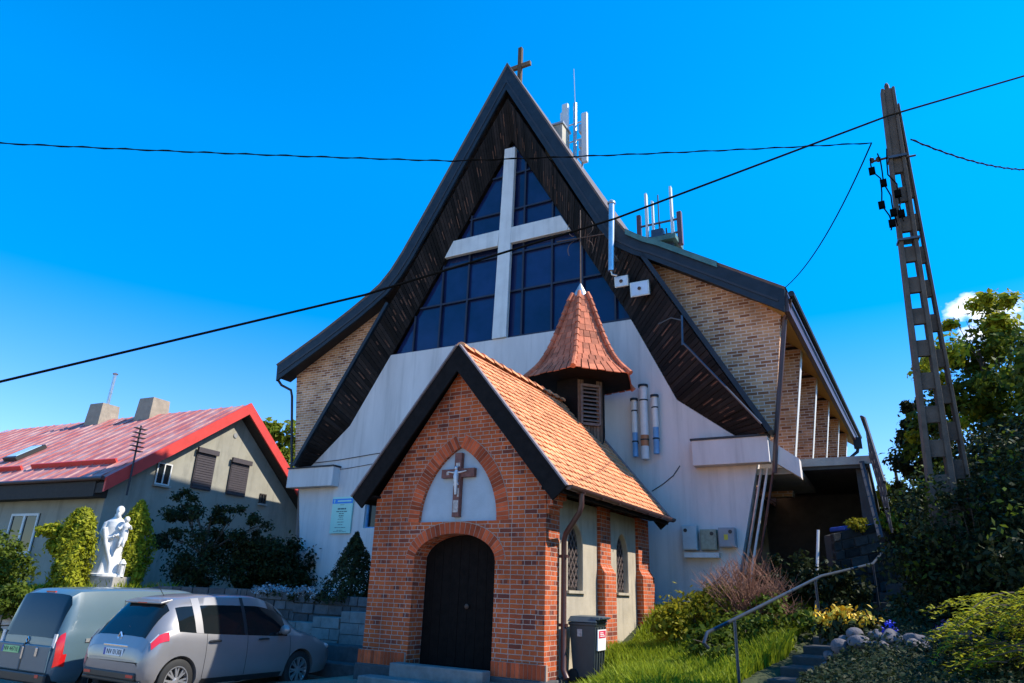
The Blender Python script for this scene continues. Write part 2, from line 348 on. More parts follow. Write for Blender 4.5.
def carve(o, cutters):
    for mb in cutters:
        c = mb.build('cutter', 'mortar'); md = o.modifiers.new('b', 'BOOLEAN'); md.object = c; md.operation = 'DIFFERENCE'; md.solver = 'EXACT'
        if o.matrix_parent_inverse != Matrix.Identity(4) or o.parent: c.parent = o.parent; c.matrix_parent_inverse = o.matrix_parent_inverse
        bpy.context.view_layer.update()
        dg = bpy.context.evaluated_depsgraph_get(); me = bpy.data.meshes.new_from_object(o.evaluated_get(dg))
        o.modifiers.clear(); old = o.data; o.data = me; bpy.data.meshes.remove(old); bpy.data.objects.remove(c)
    while o.data.uv_layers: o.data.uv_layers.remove(o.data.uv_layers[0])
    uvbox(o.data)
def text(name, body, size, mat_, parent, loc, rot, extrude=.002, align='CENTER'):
    cu = bpy.data.curves.new(name, 'FONT'); cu.body = body; cu.size = size; cu.align_x = align; cu.align_y = 'CENTER'; cu.extrude = extrude
    cu.materials.append(M[mat_]); o = bpy.data.objects.new(name, cu); C.objects.link(o); o.location = loc; o.rotation_euler = rot
    bpy.context.view_layer.update(); dg = bpy.context.evaluated_depsgraph_get(); me = bpy.data.meshes.new_from_object(o.evaluated_get(dg)); bpy.data.objects.remove(o); bpy.data.curves.remove(cu)
    if not me.materials: me.materials.append(M[mat_])
    o = bpy.data.objects.new(name, me); C.objects.link(o); o.location = loc; o.rotation_euler = rot; o.parent = parent
    return o

# ------------------------------------------------------------------ terrain
CTRL = [(-40,0,-.8),(-26,2,-.5),(-20,0,-.4),(-16,4,-.35),(-14,6,-.3),(-14,8,-.3),(-13,10,-.3),(-11.5,7,-.12),(-11,9,-.12),(-11,11,-.1),(-8,6,0),(-4,4,0),(0,0,0),(-2,3,0),(4,-2,0),(-8,10,.1),(-9.6,10.4,.1),(-9.6,12,.1),
 (-5.5,10.2,.16),(-5.4,11,.25),(-5.4,12,.42),(-5.3,13.2,.72),(-5.4,15.8,1.25),(-4.4,9.2,.22),(-3.8,10.5,.45),(-4,17,1.6),(-3.2,12,.85),(-3.6,14,1.2),(-3,17,1.85),(-6,17,1.35),
 (-2.6,9.2,.35),(-2.0,9.4,.45),(-1.5,13.6,1.25),(-.8,15.8,1.6),(0,20,3.0),(-1,22,3.3),(-2.2,19,2.2),(-.7,8.4,1.42),(-.95,8.8,1.38),(-.3,8.6,1.45),(0,7.8,1.35),(.6,7.1,1.2),(1,5,.2),(-1.6,8.4,.3),(2,8,1.1),(1,10,1.5),(2,14,2.7),(4,10,2.0),(6,6,.9),(6,20,4.6),(0,26,4.3),(12,15,5.),(12,6,2),(20,20,7),(10,30,7),(0,40,6),(-8,40,3),(-20,40,2),(30,5,3),(-9,15,.6)]
CT = np.array(CTRL)
TERR = [(-30,6,.7),(-24,8,.95),(-19,9,.75),(-18,11,1.45),(-22,10.5,1.2),(-17,12.5,1.5),(-14,13.5,1.5),(-11,14,1.5),(-12,17,1.6),(-18,15,1.5),(-24,14,1.3),(-30,14,1.2),(-40,20,1.2),(-20,25,1.7),(-30,40,2),(-10,16,1.5)]
TT = np.array(TERR)
WALL = [(-9.3,12.75),(-15.5,12.6),(-17.5,11.7),(-18.7,9.3),(-20,7.8),(-26,4.5),(-60,-4)]
def idw(P, x, y, p=2.6):
    d = ((P[:, 0]-x)**2+(P[:, 1]-y)**2)**.5+.25
    w = d**-p; return float((w*P[:, 2]).sum()/w.sum())
def wall_y(x):
    for (x0, y0), (x1, y1) in zip(WALL, WALL[1:]):
        if x1 <= x <= x0: return y0+(y1-y0)*(x-x0)/(x1-x0)
    return 1e9 if x > WALL[0][0] else -4
STAIR = [(-2.25, 8.3, .10), (-1.62, 10.2, .52), (-1.2, 13.7, 1.2), (-.55, 15.9, 1.55), (.15, 20.0, 2.9)]
def gz(x, y):
    z = gz0(x, y)
    if 7.6 < y < 20.5:
        ys = [s[1] for s in STAIR]; xc = float(np.interp(y, ys, [s[0] for s in STAIR])); zc = float(np.interp(y, ys, [s[2] for s in STAIR]))
        d = abs(x-xc-.06)
        if d < 1.0: z = min(z, zc-.10+max(0, d-.78)*4)
    return z
def gz0(x, y):
    if x < -9.3 and y > wall_y(x)+.05: return idw(TT, x, y)
    return idw(CT, x, y)
def axis(a, b, s, lo, hi):
    c = list(np.arange(a, b, s)); e = [hi*t for t in ()]
    L = [a-(a-lo)*t**2 for t in np.linspace(1, .02, 14)]; H = [b+(hi-b)*t**2 for t in np.linspace(.02, 1, 14)]
    return L+c+H
gx = axis(-32, 8, .33, -900, 900); gy = axis(-3, 27, .33, -500, 1100)
vs_ = []
for y in gy:
    for x in gx: vs_.append((x, y, gz(min(max(x, -60), 40), min(max(y, -30), 60))+ (noise.noise(Vector((x*.9, y*.9, 0)))*.05 if x > -5.3 and y > 8 else 0)))
nx = len(gx); fs = [(j*nx+i, j*nx+i+1, (j+1)*nx+i+1, (j+1)*nx+i) for j in range(len(gy)-1) for i in range(nx-1)]
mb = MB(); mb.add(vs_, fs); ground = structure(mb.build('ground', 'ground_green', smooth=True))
# the road sheet, draped 8 mm above the ground
xs = np.arange(-34, 4.01, .5)
mb = MB(); vv = []; ff = []; cols = []
def road_top(x):
    if x < -15.5: return min(wall_y(x)-.02, 14)
    if x < -9.4: return 12.5
    if x < -5.4: return 11.0
    return 9.6-.75*max(0, x+4.6) if x > -5 else 10.6
for x in xs:
    t = max(road_top(x), -1.5)
    ys = np.linspace(-3, t, 26); cols.append([(x, y, gz(x, min(y, t))+.03) for y in ys])
for c_ in cols: vv += c_
for i in range(len(cols)-1):
    for j in range(25): ff.append((i*26+j, (i+1)*26+j, (i+1)*26+j+1, i*26+j+1))
mb.add(vv, ff); structure(mb.build('road', 'paving', smooth=True))

mb = MB(); vv = [(x, y, gz(min(max(x, -60), 40), min(max(y, -30), 60))+.05) for y in np.linspace(-3.2, -60, 12) for x in np.linspace(-45, 35, 40)]  # unseen pale ground added behind the camera to bounce warm light into shade
mb.add(vv, [(j*40+i+1, j*40+i, (j+1)*40+i, (j+1)*40+i+1) for j in range(11) for i in range(39)]); structure(mb.build('bounce_ground', 'bounce_gravel', smooth=True))
# ------------------------------------------------------------------ the church (local frame: x along the front, y into depth)
CA = R(2.5); CO = Vector((-6, 17, 0))
def cw(x, y, z): return Vector((CO.x+x*cos(CA)-y*sin(CA), CO.y+x*sin(CA)+y*cos(CA), z))
church = thing('church', 'large church with steep dark gable, white cross on navy glass and brick wings', 'church', CO, CA)
YB = 17.0
# white front wall, flaring outward with height
wall_poly = [(-11.45, .8), (-11.57, 1.7), (-12.18, 4.76), (-12.3, 5.45), (-11.82, 5.48), (-10.26, 6.8), (-8.81, 9.12), (-.37, 9.05), (.81, 6.58), (2.27, 5.47), (2.75, 5.45), (2.66, 4.78), (1.9, 1.7), (1.72, .8)]
mb = MB(); mb.prism_y(wall_poly[::-1][::-1], 0, .35); fw = mb.build('front_wall', 'white_render', church)
mb = MB(); mb.box(-9.25, -.2, 3.46, -8.2, .2, 4.22); carve(fw, [mb])
mb = MB(); mb.quad((-9.25, .17, 3.46), (-8.2, .17, 3.46), (-8.2, .17, 4.22), (-9.25, .17, 4.22)); win = mb.build('window', 'glass_dark', church)
mb = MB()
for a, b, c_, d in ((-9.25, 3.46, -9.2, 4.22), (-8.75, 3.46, -8.71, 4.22), (-8.25, 3.46, -8.2, 4.22), (-9.2, 3.46, -8.25, 3.5), (-9.2, 4.18, -8.25, 4.22)): mb.box(a, .1, b, c_, .165, d)
mb.build('window_frame', 'pipe_blue', win)
# dado and little kerb box at the base on the right
mb = MB(); mb.box(-5.2, -.10, .6, 1.86, -.004, 1.5); mb.build('plinth', 'grey_plaster', church)
mb = MB(); mb.box(-5.2, -.14, 1.502, 1.88, -.004, 1.56); mb.build('plinth_cap', 'slate_metal', church)
# parapet blocks at the foot of the gable
for nm, x0, x1 in (('l', -12.45, -10.45), ('r', 1.2, 3.0)):
    mb = MB(); mb.box(x0, -.34, 4.78, x1, -.003, 5.40); pb = mb.build('parapet', 'white_render', church, bevel=.01)
    mb = MB(); mb.box(x0-.03, -.37, 5.402, x1+.03, .02, 5.45); mb.build('coping', 'dark_trim', pb)
# navy glazing with its bars
G = [(-8.81, 9.12), (-.37, 9.05), (-4.45, 16.35)]
def clip(poly, n_, c_):
    o = []
    for i in range(len(poly)):
        a, b = poly[i], poly[(i+1) % len(poly)]; da, db = a[0]*n_[0]+a[1]*n_[1]-c_, b[0]*n_[0]+b[1]*n_[1]-c_
        if da >= 0: o.append(a)
        if da*db < 0: t = da/(da-db); o.append((a[0]+(b[0]-a[0])*t, a[1]+(b[1]-a[1])*t))
    return o
mb = MB(); xb = [-9]+[-8.0+1.02*k for k in range(8)]+[0]; zb_ = [9, 10.7, 12.05, 13.7, 15.1, 17]
for xa, xc_ in zip(xb, xb[1:]):
    for za, zc_ in zip(zb_, zb_[1:]):
        q = clip(clip(clip(clip(list(G), (1, 0), xa), (-1, 0), -xc_), (0, 1), za), (0, -1), -zc_)
        if len(q) > 2:
            ta, tb = random.uniform(-.022, .022), random.uniform(-.02, .02); mx_ = sum(v[0] for v in q)/len(q); mz_ = sum(v[1] for v in q)/len(q)
            mb.poly([(x, .19+ta*(x-mx_)+tb*(z-mz_), z) for x, z in q])
gl = mb.build('glazing', 'glass_navy', church)
def gx_range(z):
    t = (z-9.08)/(16.35-9.08); return (-8.81+(4.36)*t, -.37-4.08*t)
mb = MB()
for z in (10.7, 12.05, 13.7, 15.1):
    a, b = gx_range(z); mb.box(a, .10, z-.03, b, .158, z+.03)
x = -8.0
while x < -.6:
    zt = 9.1+(x+8.81)/4.36*7.27 if x < -4.45 else 9.1+(-.37-x)/4.08*7.27
    if abs(x+4.6) > .35 and zt > 9.4: mb.box(x-.03, .095, 9.1, x+.03, .155, zt)
    x += 1.02
mb.box(-8.75, .09, 9.08, -.42, .15, 9.16)
mb.build('glazing_bars', 'glass_bar', gl)
# white cross across the glass
mb = MB(); mb.prism_y([(-4.86, 9.1), (-4.36, 9.1), (-4.27, 16.05), (-4.68, 16.08)], -.06, .09)
mb.prism_y([(-6.87, 12.35), (-4.80, 12.35), (-4.76, 12.93), (-6.55, 12.93)], -.055, .088); mb.prism_y([(-4.32, 12.35), (-2.22, 12.35), (-2.55, 12.93), (-4.31, 12.93)], -.055, .088)
mb.build('front_cross', 'white_paint', church, bevel=.012)
# outer roof profile in front (y=-.6) and at the back
PROF = [(-13.44, 9.13), (-11.6, 10.02), (-10.2, 10.78), (-9.55, 11.17), (-9.05, 11.5), (-8.62, 11.95), (-8.2, 12.55), (-7.3, 14.06), (-4.37, 19.1), (-1.62, 13.92), (-.95, 12.66), (-.62, 12.05), (-.28, 11.52), (.2, 11.17), (.62, 10.95), (2.2, 9.95), (3.79, 8.94)]
def offs(prof, d):
    o = []
    for i, p in enumerate(prof):
        a = Vector(prof[max(i-1, 0)]); b = Vector(prof[min(i+1, len(prof)-1)]); p = Vector(p)
        if 0 < i < len(prof)-1:
            t1 = (p-a).normalized(); t2 = (b-p).normalized(); n1 = Vector((t1.y, -t1.x)); n2 = Vector((t2.y, -t2.x)); n_ = (n1+n2).normalized(); k = d/max(.45, n_.dot(n1))
        else:
            t1 = (b-a).normalized(); n_ = Vector((t1.y, -t1.x)); k = d
        o.append((p.x+n_.x*k, p.y+n_.y*k))
    return o
INN = offs(PROF, .50)
INN[0] = (-13.38, 8.55); INN[-1] = (3.72, 8.36)
mb = MB()
for i in range(len(PROF)-1):
    a, b, c_, d = PROF[i], PROF[i+1], INN[i+1], INN[i]
    for y in (-.64, -.56): pass
    mb.add([(a[0], -.64, a[1]), (b[0], -.64, b[1]), (c_[0], -.64, c_[1]), (d[0], -.64, d[1]), (a[0], -.56, a[1]), (b[0], -.56, b[1]), (c_[0], -.56, c_[1]), (d[0], -.56, d[1])],
           [(0, 3, 2, 1), (4, 5, 6, 7), (3, 7, 6, 2), (0, 1, 5, 4)])
mb.add([(PROF[0][0], -.64, PROF[0][1]), (PROF[0][0], -.56, PROF[0][1]), (INN[0][0], -.56, INN[0][1]), (INN[0][0], -.64, INN[0][1])], [(0, 1, 2, 3)])
mb.add([(PROF[-1][0], -.64, PROF[-1][1]), (PROF[-1][0], -.56, PROF[-1][1]), (INN[-1][0], -.56, INN[-1][1]), (INN[-1][0], -.64, INN[-1][1])], [(3, 2, 1, 0)])
mb.build('fascia', 'slate_metal', church)
mb = MB()   # narrow second board on the fascia and the bright metal drip along its top
L2 = offs(PROF, .30); L3 = offs(PROF, .36)
for i in range(len(PROF)-1):
    a, b, c_, d = L2[i], L2[i+1], L3[i+1], L3[i]
    mb.hexa([(d[0], -.66, d[1]), (c_[0], -.66, c_[1]), (c_[0], -.642, c_[1]), (d[0], -.642, d[1]), (a[0], -.66, a[1]), (b[0], -.66, b[1]), (b[0], -.642, b[1]), (a[0], -.642, a[1])])
mb.build('fascia_batten', 'dark_trim', church)
UP = offs(PROF, -.05)
def back(p):   # the roof spreads slightly towards the back
    k = (p[0]+4.37); return (p[0]+(.75*max(0, (k-4)/4.2) if k > 0 else -.75*max(0, (-k-4)/4.2)), p[1])
mb = MB()
for i in range(len(PROF)-1):
    a, b = UP[i], UP[i+1]; c_, d = back(b), back(a)
    mb.quad((a[0], -.68, a[1]), (b[0], -.68, b[1]), (c_[0], YB, c_[1]), (d[0], YB, d[1]))
    a2, b2 = PROF[i], PROF[i+1]
    mb.quad((a[0], -.68, a[1]), (a2[0], -.64, a2[1]-.01), (b2[0], -.64, b2[1]-.01), (b[0], -.68, b[1]))
roof = mb.build('roof', 'roof_bitumen', church)
mb = MB()  # patch of green copper flashing in the right hand valley
for i in (12, 13, 14):
    a, b = UP[i], UP[i+1]; mb.quad((a[0], -.70, a[1]+.02), (b[0], -.70, b[1]+.02), (b[0]+.05, .6, b[1]+.02), (a[0]+.05, .6, a[1]+.02)); mb.quad((a[0], -.705, a[1]-.16), (b[0], -.705, b[1]-.16), (b[0], -.70, b[1]+.02), (a[0], -.70, a[1]+.02))
mb.build('flashing', 'green_copper', roof)
# soffit: dark boards splayed between the roof edge and the white wall
def resample(path, n):
    L = [0]
    for a, b in zip(path, path[1:]): L.append(L[-1]+(Vector(b)-Vector(a)).length)
    o = []
    for k in range(n+1):
        s = L[-1]*k/n; i = max(j for j in range(len(L)-1) if L[j] <= s+1e-9) if s < L[-1] else len(L)-2
        t = (s-L[i])/(L[i+1]-L[i]); o.append(Vector(path[i]).lerp(Vector(path[i+1]), t))
    return o
OUT_R = [(-4.37, -.55, 17.75), (-1.55, -.55, 12.55), (-1.02, -.55, 11.75), (.14, -.6, 10.55), (3.03, -.6, 5.42)]
IN_R = [(-4.45, 0, 16.42), (-.37, 0, 9.05), (.81, 0, 6.58), (2.30, 0, 5.47)]
OUT_L = [(-4.37, -.55, 17.75), (-7.72, -.55, 12.2), (-8.65, -.6, 10.6), (-11.9, -.6, 5.42)]
IN_L = [(-4.45, 0, 16.42), (-8.81, 0, 9.12), (-10.26, 0, 6.8), (-11.86, 0, 5.47)]
for O_, I_ in ((OUT_R, IN_R), (OUT_L, IN_L)):
    n = 96; a = resample(O_, n); b = resample(I_, n); mb = MB(); lb = MB()
    rnd = random.Random(3)
    for k in range(n):
        j = rnd.uniform(0, .025); off = Vector((0, j, j*.3)); g = .06
        p0 = a[k].lerp(a[k+1], g)+off; p1 = a[k].lerp(a[k+1], 1-g)+off; q0 = b[k].lerp(b[k+1], g)+off; q1 = b[k].lerp(b[k+1], 1-g)+off
        th = Vector((0, .03, .03)); mb.hexa([p0, p1, q1, q0, p0+th, p1+th, q1+th, q0+th])
        if rnd.random() < .5:    # worn, paler stripe on the board
            s0 = rnd.uniform(.15, .6); s1 = s0+rnd.uniform(.12, .35); e = Vector((0, -.006, -.004))
            u0 = p0.lerp(p1, .35); u1 = p0.lerp(p1, .62); w0 = q0.lerp(q1, .35); w1 = q0.lerp(q1, .62)
            lb.quad(u0.lerp(w0, s0)+e, u1.lerp(w1, s0)+e, u1.lerp(w1, s1)+e, u0.lerp(w0, s1)+e)
    n0 = len(mb.f); mb.add(lb.v, lb.f); sf = mb.build('soffit', 'soffit_board', church); sf.data.materials.append(M['soffit_light_board']); sf.data.polygons.foreach_set('material_index', [int(q >= n0) for q in range(len(sf.data.polygons))])
    mb = MB(); t = Vector((0, .07, .05))
    for k in range(n): mb.quad(a[k]+t, a[k+1]+t, b[k+1]+t, b[k]+t)
    mb.build('soffit_backing', 'dark_trim', sf)
# edge trim of the two gable legs below the valleys
for pts, s in (([(.12, 10.7), (3.06, 5.42)], 1), ([(-8.63, 10.75), (-11.93, 5.42)], -1)):
    (x0, z0), (x1, z1) = pts; d = Vector((x1-x0, 0, z1-z0)).normalized(); nrm = Vector((d.z*-s, 0, d.x*s)); nrm = nrm if nrm.x*s > 0 else -nrm
    c_ = Vector(((x0+x1)/2, -.3, (z0+z1)/2))+nrm*.06; L = (Vector((x1, z1))-Vector((x0, z0))).length/2
    mb = MB(); mb.obox(c_, d*L, nrm*.06, Vector((0, .34, 0))); mb.build('gable_edge', 'slate_metal', church)
# brick wings
mb = MB(); mb.prism_y([(-12.52, 5.45), (-11.7, 5.45), (-8.7, 10.5), (-8.9, 10.95), (-9.4, 10.95), (-13.1, 8.95)], .02, .42); mb.build('brick_wall', 'tan_brick', church)
mb = MB(); mb.prism_y([(2.95, 5.45), (3.12, 5.45), (3.60, 8.75), (.55, 10.62), (.1, 10.85), (-.1, 10.6)], .02, .42); mb.build('brick_wall', 'tan_brick', church)
for a, b in ((PROF[0], PROF[4]), (PROF[13], PROF[16])):   # soffit under the wing eaves in front
    mb = MB(); mb.quad((a[0], -.56, a[1]-.42), (b[0], -.56, b[1]-.42), (b[0], .1, b[1]-.42), (a[0], .1, a[1]-.42)); mb.build('wing_soffit', 'dark_trim', church)
# right side: brick fins under the long eave, ochre boarding, recessed wall
def eave(y): t = (y+.6)/(YB+.6); return 3.79+.75*t
for y0 in (2.9, 5.9, 8.9, 11.9, 14.7):
    xo = eave(y0)-.22; mb = MB()
    mb.hexa([(2.0, y0, 4.4), (xo-.66, y0, 4.4), (xo-.66, y0+.34, 4.4), (2.0, y0+.34, 4.4), (2.0, y0, 9.6), (xo, y0, 8.62), (xo, y0+.34, 8.62), (2.0, y0+.34, 9.6)])
    fin = mb.build('brick_fin', 'tan_brick', church)
    mb = MB(); mb.hexa([(xo-.657, y0+.0, 4.4), (xo-.645, y0+.0, 4.4), (xo-.645, y0+.345, 4.4), (xo-.657, y0+.345, 4.4), (xo+.003, y0+.0, 8.60), (xo+.015, y0+.0, 8.58), (xo+.015, y0+.345, 8.58), (xo+.003, y0+.345, 8.60)]); mb.build('fin_edge', 'white_paint', fin)
    mb = MB(); mb.box(xo-1.5, y0-.03, 8.56, xo+.02, y0+.37, 8.64); mb.build('fin_cap', 'soffit_board', fin)
mb = MB(); mb.quad((2.2, .42, 4.4), (2.6, YB, 4.4), (2.9, YB, 9.7), (2.4, .42, 9.6)); mb.build('side_wall', 'tan_brick', church)
mb = MB(); mb.quad((-12.2, .42, .8), (-13.1, .42, 8.95), (-13.8, YB, 8.95), (-12.9, YB, .8)); mb.build('side_wall', 'white_render', church)
mb = MB(); mb.quad((-12.9, YB-.05, .8), (2.6, YB-.05, .8), (3.6, YB-.05, 9), (-4.4, YB-.05, 19)); mb.quad((-12.9, YB-.05, .8), (-4.4, YB-.05, 19), (-13.6, YB-.05, 9), (-13.4, YB-.05, 5)); mb.build('rear_wall', 'white_render', church)
mb = MB(); mb.hexa([(3.70, -.5, 8.40), (eave(YB)-.1, YB, 8.40), (2.4, YB, 9.9), (2.1, .05, 9.8), (3.72, -.5, 8.46), (eave(YB)-.08, YB, 8.46), (2.4, YB, 9.96), (2.1, .05, 9.86)]); mb.build('eave_boarding', 'ochre_board', church)
mb = MB(); mb.hexa([(3.72, -.55, 8.38), (3.83, -.55, 8.38), (eave(YB)+.03, YB, 8.38), (eave(YB)-.09, YB, 8.38), (3.72, -.55, 8.9), (3.83, -.55, 8.9), (eave(YB)+.03, YB, 8.9), (eave(YB)-.09, YB, 8.9)]); mb.build('eave_fascia', 'brown_metal', church)
mb = MB(); mb.tube([(3.92, -.6, 8.82), (eave(YB)+.13, YB, 8.80)], .075, 8); gt = mb.build('gutter', 'slate_metal', church, True)
mb = MB(); mb.tube([(3.86, -.45, 8.75), (3.78, -.3, 8.5), (3.66, -.12, 8.35), (3.60, -.1, 8.0), (3.17, -.1, 5.4), (3.05, -.1, 4.55)], .06, 8); mb.build('downpipe', 'brown_metal', church, True)
mb = MB(); mb.tube([(-13.5, -.5, 8.7), (-13.45, -.3, 8.5), (-13.2, -.05, 8.35), (-13.1, -.05, 8.1), (-12.6, -.05, 5.4)], .045, 6); mb.build('downpipe', 'dark_trim', church, True)
mb = MB(); mb.tube([(1.22, -.75, 7.8), (1.25, -.75, 8.62)], .028, 6); mb.tube([(1.22, -.72, 8.5), (.95, -.7, 8.62), (.6, -.68, 8.5)], .02, 6); mb.tube([(1.24, -.74, 7.85), (1.4, -.72, 7.65), (2.95, -.72, 5.6)], .03, 6); mb.build('overflow_pipe', 'rail_metal', church, True)
mb = MB(); mb.box(4.40, 15.4, 8.05, 4.72, 15.75, 8.5); mb.tube([(4.55, 15.6, 8.1), (4.5, 15.6, 7.9), (4.15, 15.4, 7.6), (4.1, 15.4, 5)], .07, 8); mb.build('rainwater_head', 'slate_metal', church)
# cross on the ridge
mb = MB(); k = Vector((-4.55, .6, 0))
mb.box(k.x-.075, .54, 18.6, k.x+.075, .68, 21.0); mb.box(k.x-.44, .55, 20.05, k.x-.077, .67, 20.22); mb.box(k.x+.077, .55, 20.05, k.x+.44, .67, 20.22)
mb.build('ridge_cross', 'old_wood', church, bevel=.01)
# slab terrace on the right, over a dark passage
terr = thing('raised_terrace', 'concrete terrace slab over a dark passage on the right flank of the church', 'terrace', cw(3.2, 1, 0), CA, keep_world=True)
def cl(mb): mb.tf = cw; return mb
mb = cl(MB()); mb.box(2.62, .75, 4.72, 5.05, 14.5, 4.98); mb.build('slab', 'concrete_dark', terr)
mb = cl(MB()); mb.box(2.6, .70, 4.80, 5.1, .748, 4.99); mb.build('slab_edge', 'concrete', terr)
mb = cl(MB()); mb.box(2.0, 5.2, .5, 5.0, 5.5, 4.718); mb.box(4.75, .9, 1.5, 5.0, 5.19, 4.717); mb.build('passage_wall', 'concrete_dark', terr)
mb = cl(MB()); mb.hexa([(3.0, -.1, 4.86), (3.62, -.1, 4.42), (3.62, .3, 4.42), (3.0, .3, 4.86), (3.0, -.1, 5.35), (3.62, -.1, 4.86), (3.62, .3, 4.86), (3.0, .3, 5.35)]); mb.build('sloping_upstand', 'white_render', terr)
mb = cl(MB()); mb.box(2.35, .1, 4.55, 3.6, 3.5, 4.70); mb.build('landing_soffit', 'concrete', terr)
# pipes down the leaning corner of the front wall
for i, (dx, mt, r) in enumerate(((.06, 'galvanised', .035), (.2, 'pipe_white', .03), (.34, 'brown_metal', .03))):
    mb = cl(MB()); mb.tube([(2.68+dx, .1, 4.7), (2.0+dx, .1, 1.9), (1.85+dx, .1, 1.2)], r, 7)
    o = mb.build('service_pipe', mt, None, True)
    tag(o, ['grey metal pipe running down the leaning edge of the white church wall', 'white pipe running down beside the leaning church wall edge', 'brown pipe at the dark passage beside the church wall'][i], 'pipe')
mb = MB(); mb.tube([(-11.9, -.015, 5.62), (-10.6, -.015, 5.66), (-9.0, -.015, 5.78), (-7.5, -.015, 5.84)], .012, 5); mb.build('wall_line', 'dark_trim', church)  # thin cables on the left half of the wall
mb = MB(); mb.tube([(-12.0, -.012, 5.30), (-10.2, -.012, 5.36), (-8.6, -.012, 5.50), (-7.2, -.012, 5.58)], .010, 5); mb.build('wall_line', 'dark_trim', church)
mb = MB(); mb.tube([(.05, -.012, 4.25), (.35, -.012, 4.42), (.62, -.012, 4.62), (.80, -.012, 4.86)], .012, 5); mb.build('wall_line', 'slate_metal', church)  # curved crack line on the wall, drawn as a thin tube
# things on the front
for i, (xa, z0, z1, zb, r, lab) in enumerate(((-.29, 5.12, 6.62, 5.75, .075, 'shorter white wall pipe with a blue lower end, next to the turret'), (-.03, 5.04, 6.97, 5.6, .105, 'tallest white wall pipe with an orange band on the church front'), (.27, 5.16, 6.66, 5.85, .08, 'shorter white wall pipe with a pale blue lower end, right of the orange banded one'))):
    t = thing('wall_pipe', lab, 'pipe', cw(xa, -.2, z0), CA, 'three pipes on the church front')
    mb = MB(); mb.lathe((0, 0, 0), [(r, zb-z0 if i != 1 else .62), (r, z1-z0)], 16); mb.build('tube', 'pipe_white', t, True)
    if i == 1:
        mb = MB(); mb.lathe((0, 0, 0), [(r+.004, .335), (r+.004, .62)], 16); mb.build('band', 'pipe_orange', t, True)
        mb = MB(); mb.lathe((0, 0, 0), [(r-.002, 0), (r-.002, .335)], 16); mb.build('lower_tube', 'pipe_white', t, True)
    else:
        mb = MB(); mb.lathe((0, 0, 0), [(r-.004, 0), (r-.004, zb-z0)], 16); mb.build('lower_tube', 'pipe_blue', t, True)
    mb = MB(); mb.lathe((0, 0, z1-z0), [(r+.03, 0), (r+.03, .06)], 16); mb.build('cap', 'slate_metal', t, True)
    for zz in (.2, .75):
        mb = MB(); mb.lathe((0, 0, (z1-z0)*(1-zz)), [(r+.008, 0), (r+.008, .035)], 16); mb.box(-.03, 0, (z1-z0)*(1-zz), .03, .2, (z1-z0)*(1-zz)+.03); mb.build('clamp', 'slate_metal', t)
for i, (x0, x1, z0, z1, d, mt, lab) in enumerate(((.82, 1.17, 2.80, 3.38, .25, 'box_grey', 'pale blue grey electric box on the church wall, nearest the chapel'), (1.24, 1.62, 2.80, 3.28, .2, 'box_olive', 'weathered olive electric box between two grey ones'), (1.68, 2.06, 2.86, 3.31, .24, 'box_dark', 'darker grey electric box with a yellow mark, beside the leaning wall edge'))):
    t = thing('electric_box', lab, 'electric box', cw((x0+x1)/2, -d/2, z0), CA, 'electric boxes on the church wall')
    w = (x1-x0)/2; h = z1-z0
    mb = MB(); mb.box(-w, -d/2, 0, w, d/2-.003, h); mb.build('housing', mt, t, bevel=.01)
    mb = MB(); mb.box(-w+.02, -d/2-.015, .02, w-.02, -d/2-.002, h-.02); door = mb.build('door', mt, t, bevel=.006)
    mb = MB(); mb.lathe((-w+.09 if i == 0 else w-.1, -d/2-.016, h*.78), [(.045, 0), (.045, .012)], 12, ax=(0, -1, 0)); mb.build('lock', 'black_plastic', door)
    if i == 2: mb = MB(); mb.box(-.06, -d/2-.02, .17, .03, -d/2-.016, .29); mb.build('warning_mark', 'yellow_mark', door)
tag(cl(MB()).build('x', 'ink') if False else (lambda b: (b.box(.84, -.22, 2.63, 1.66, -.003, 2.745), b.build('wall_shelf', 'white_paint'))[1])(cl(MB())), 'narrow white concrete shelf under the electric boxes', 'shelf')
sg = thing('notice_board', 'mint green notice board with a blue header beside the chapel gable', 'notice board', cw(-10.13, -.05, 3.3), CA)
mb = MB(); mb.box(-.42, -.02, 0, .42, .03, 1.14); mb.build('board', 'sign_mint', sg, bevel=.004)
mb = MB(); mb.box(-.42, -.026, .93, .42, -.021, 1.08); hd = mb.build('header', 'sign_blue', sg)
mb = MB(); mb.box(-.345, -.030, .945, -.325, -.027, 1.065); mb.box(-.375, -.030, 1.01, -.296, -.0275, 1.03); mb.build('cross_mark', 'sign_mint', hd)
rr = random.Random(5); mb = MB()
def words(z, h, x0, x1):
    x = x0
    while x < x1:
        w = min(rr.uniform(.05, .13), x1-x); mb.box(x, -.024, z, x+w, -.0205, z+h); x += w+.018
for z, h, hw in ((.88, .015, .08), (.74, .045, .17), (.665, .025, .22), (.60, .022, .10), (.53, .028, .10), (.485, .014, .07), (.43, .016, .12), (.34, .018, .14), (.26, .016, .1), (.17, .018, .22), (.09, .014, .12), (.05, .012, .26)): words(z, h, -hw, hw)
mb.build('text_lines', 'sign_ink', sg)
mb = MB(); mb.box(-.2, -.031, .985, .36, -.027, 1.03); mb.build('header_line', 'sign_mint', hd)
fl = thing('flue_pipe', 'shiny steel flue pipe standing upright in front of the dark roof edge', 'flue', cw(-.63, -.82, 10.25), CA)
mb = MB(); mb.tube([(0, 0, 0), (.05, 0, 2.15)], .09, 14); mb.build('pipe', 'steel', fl, True)
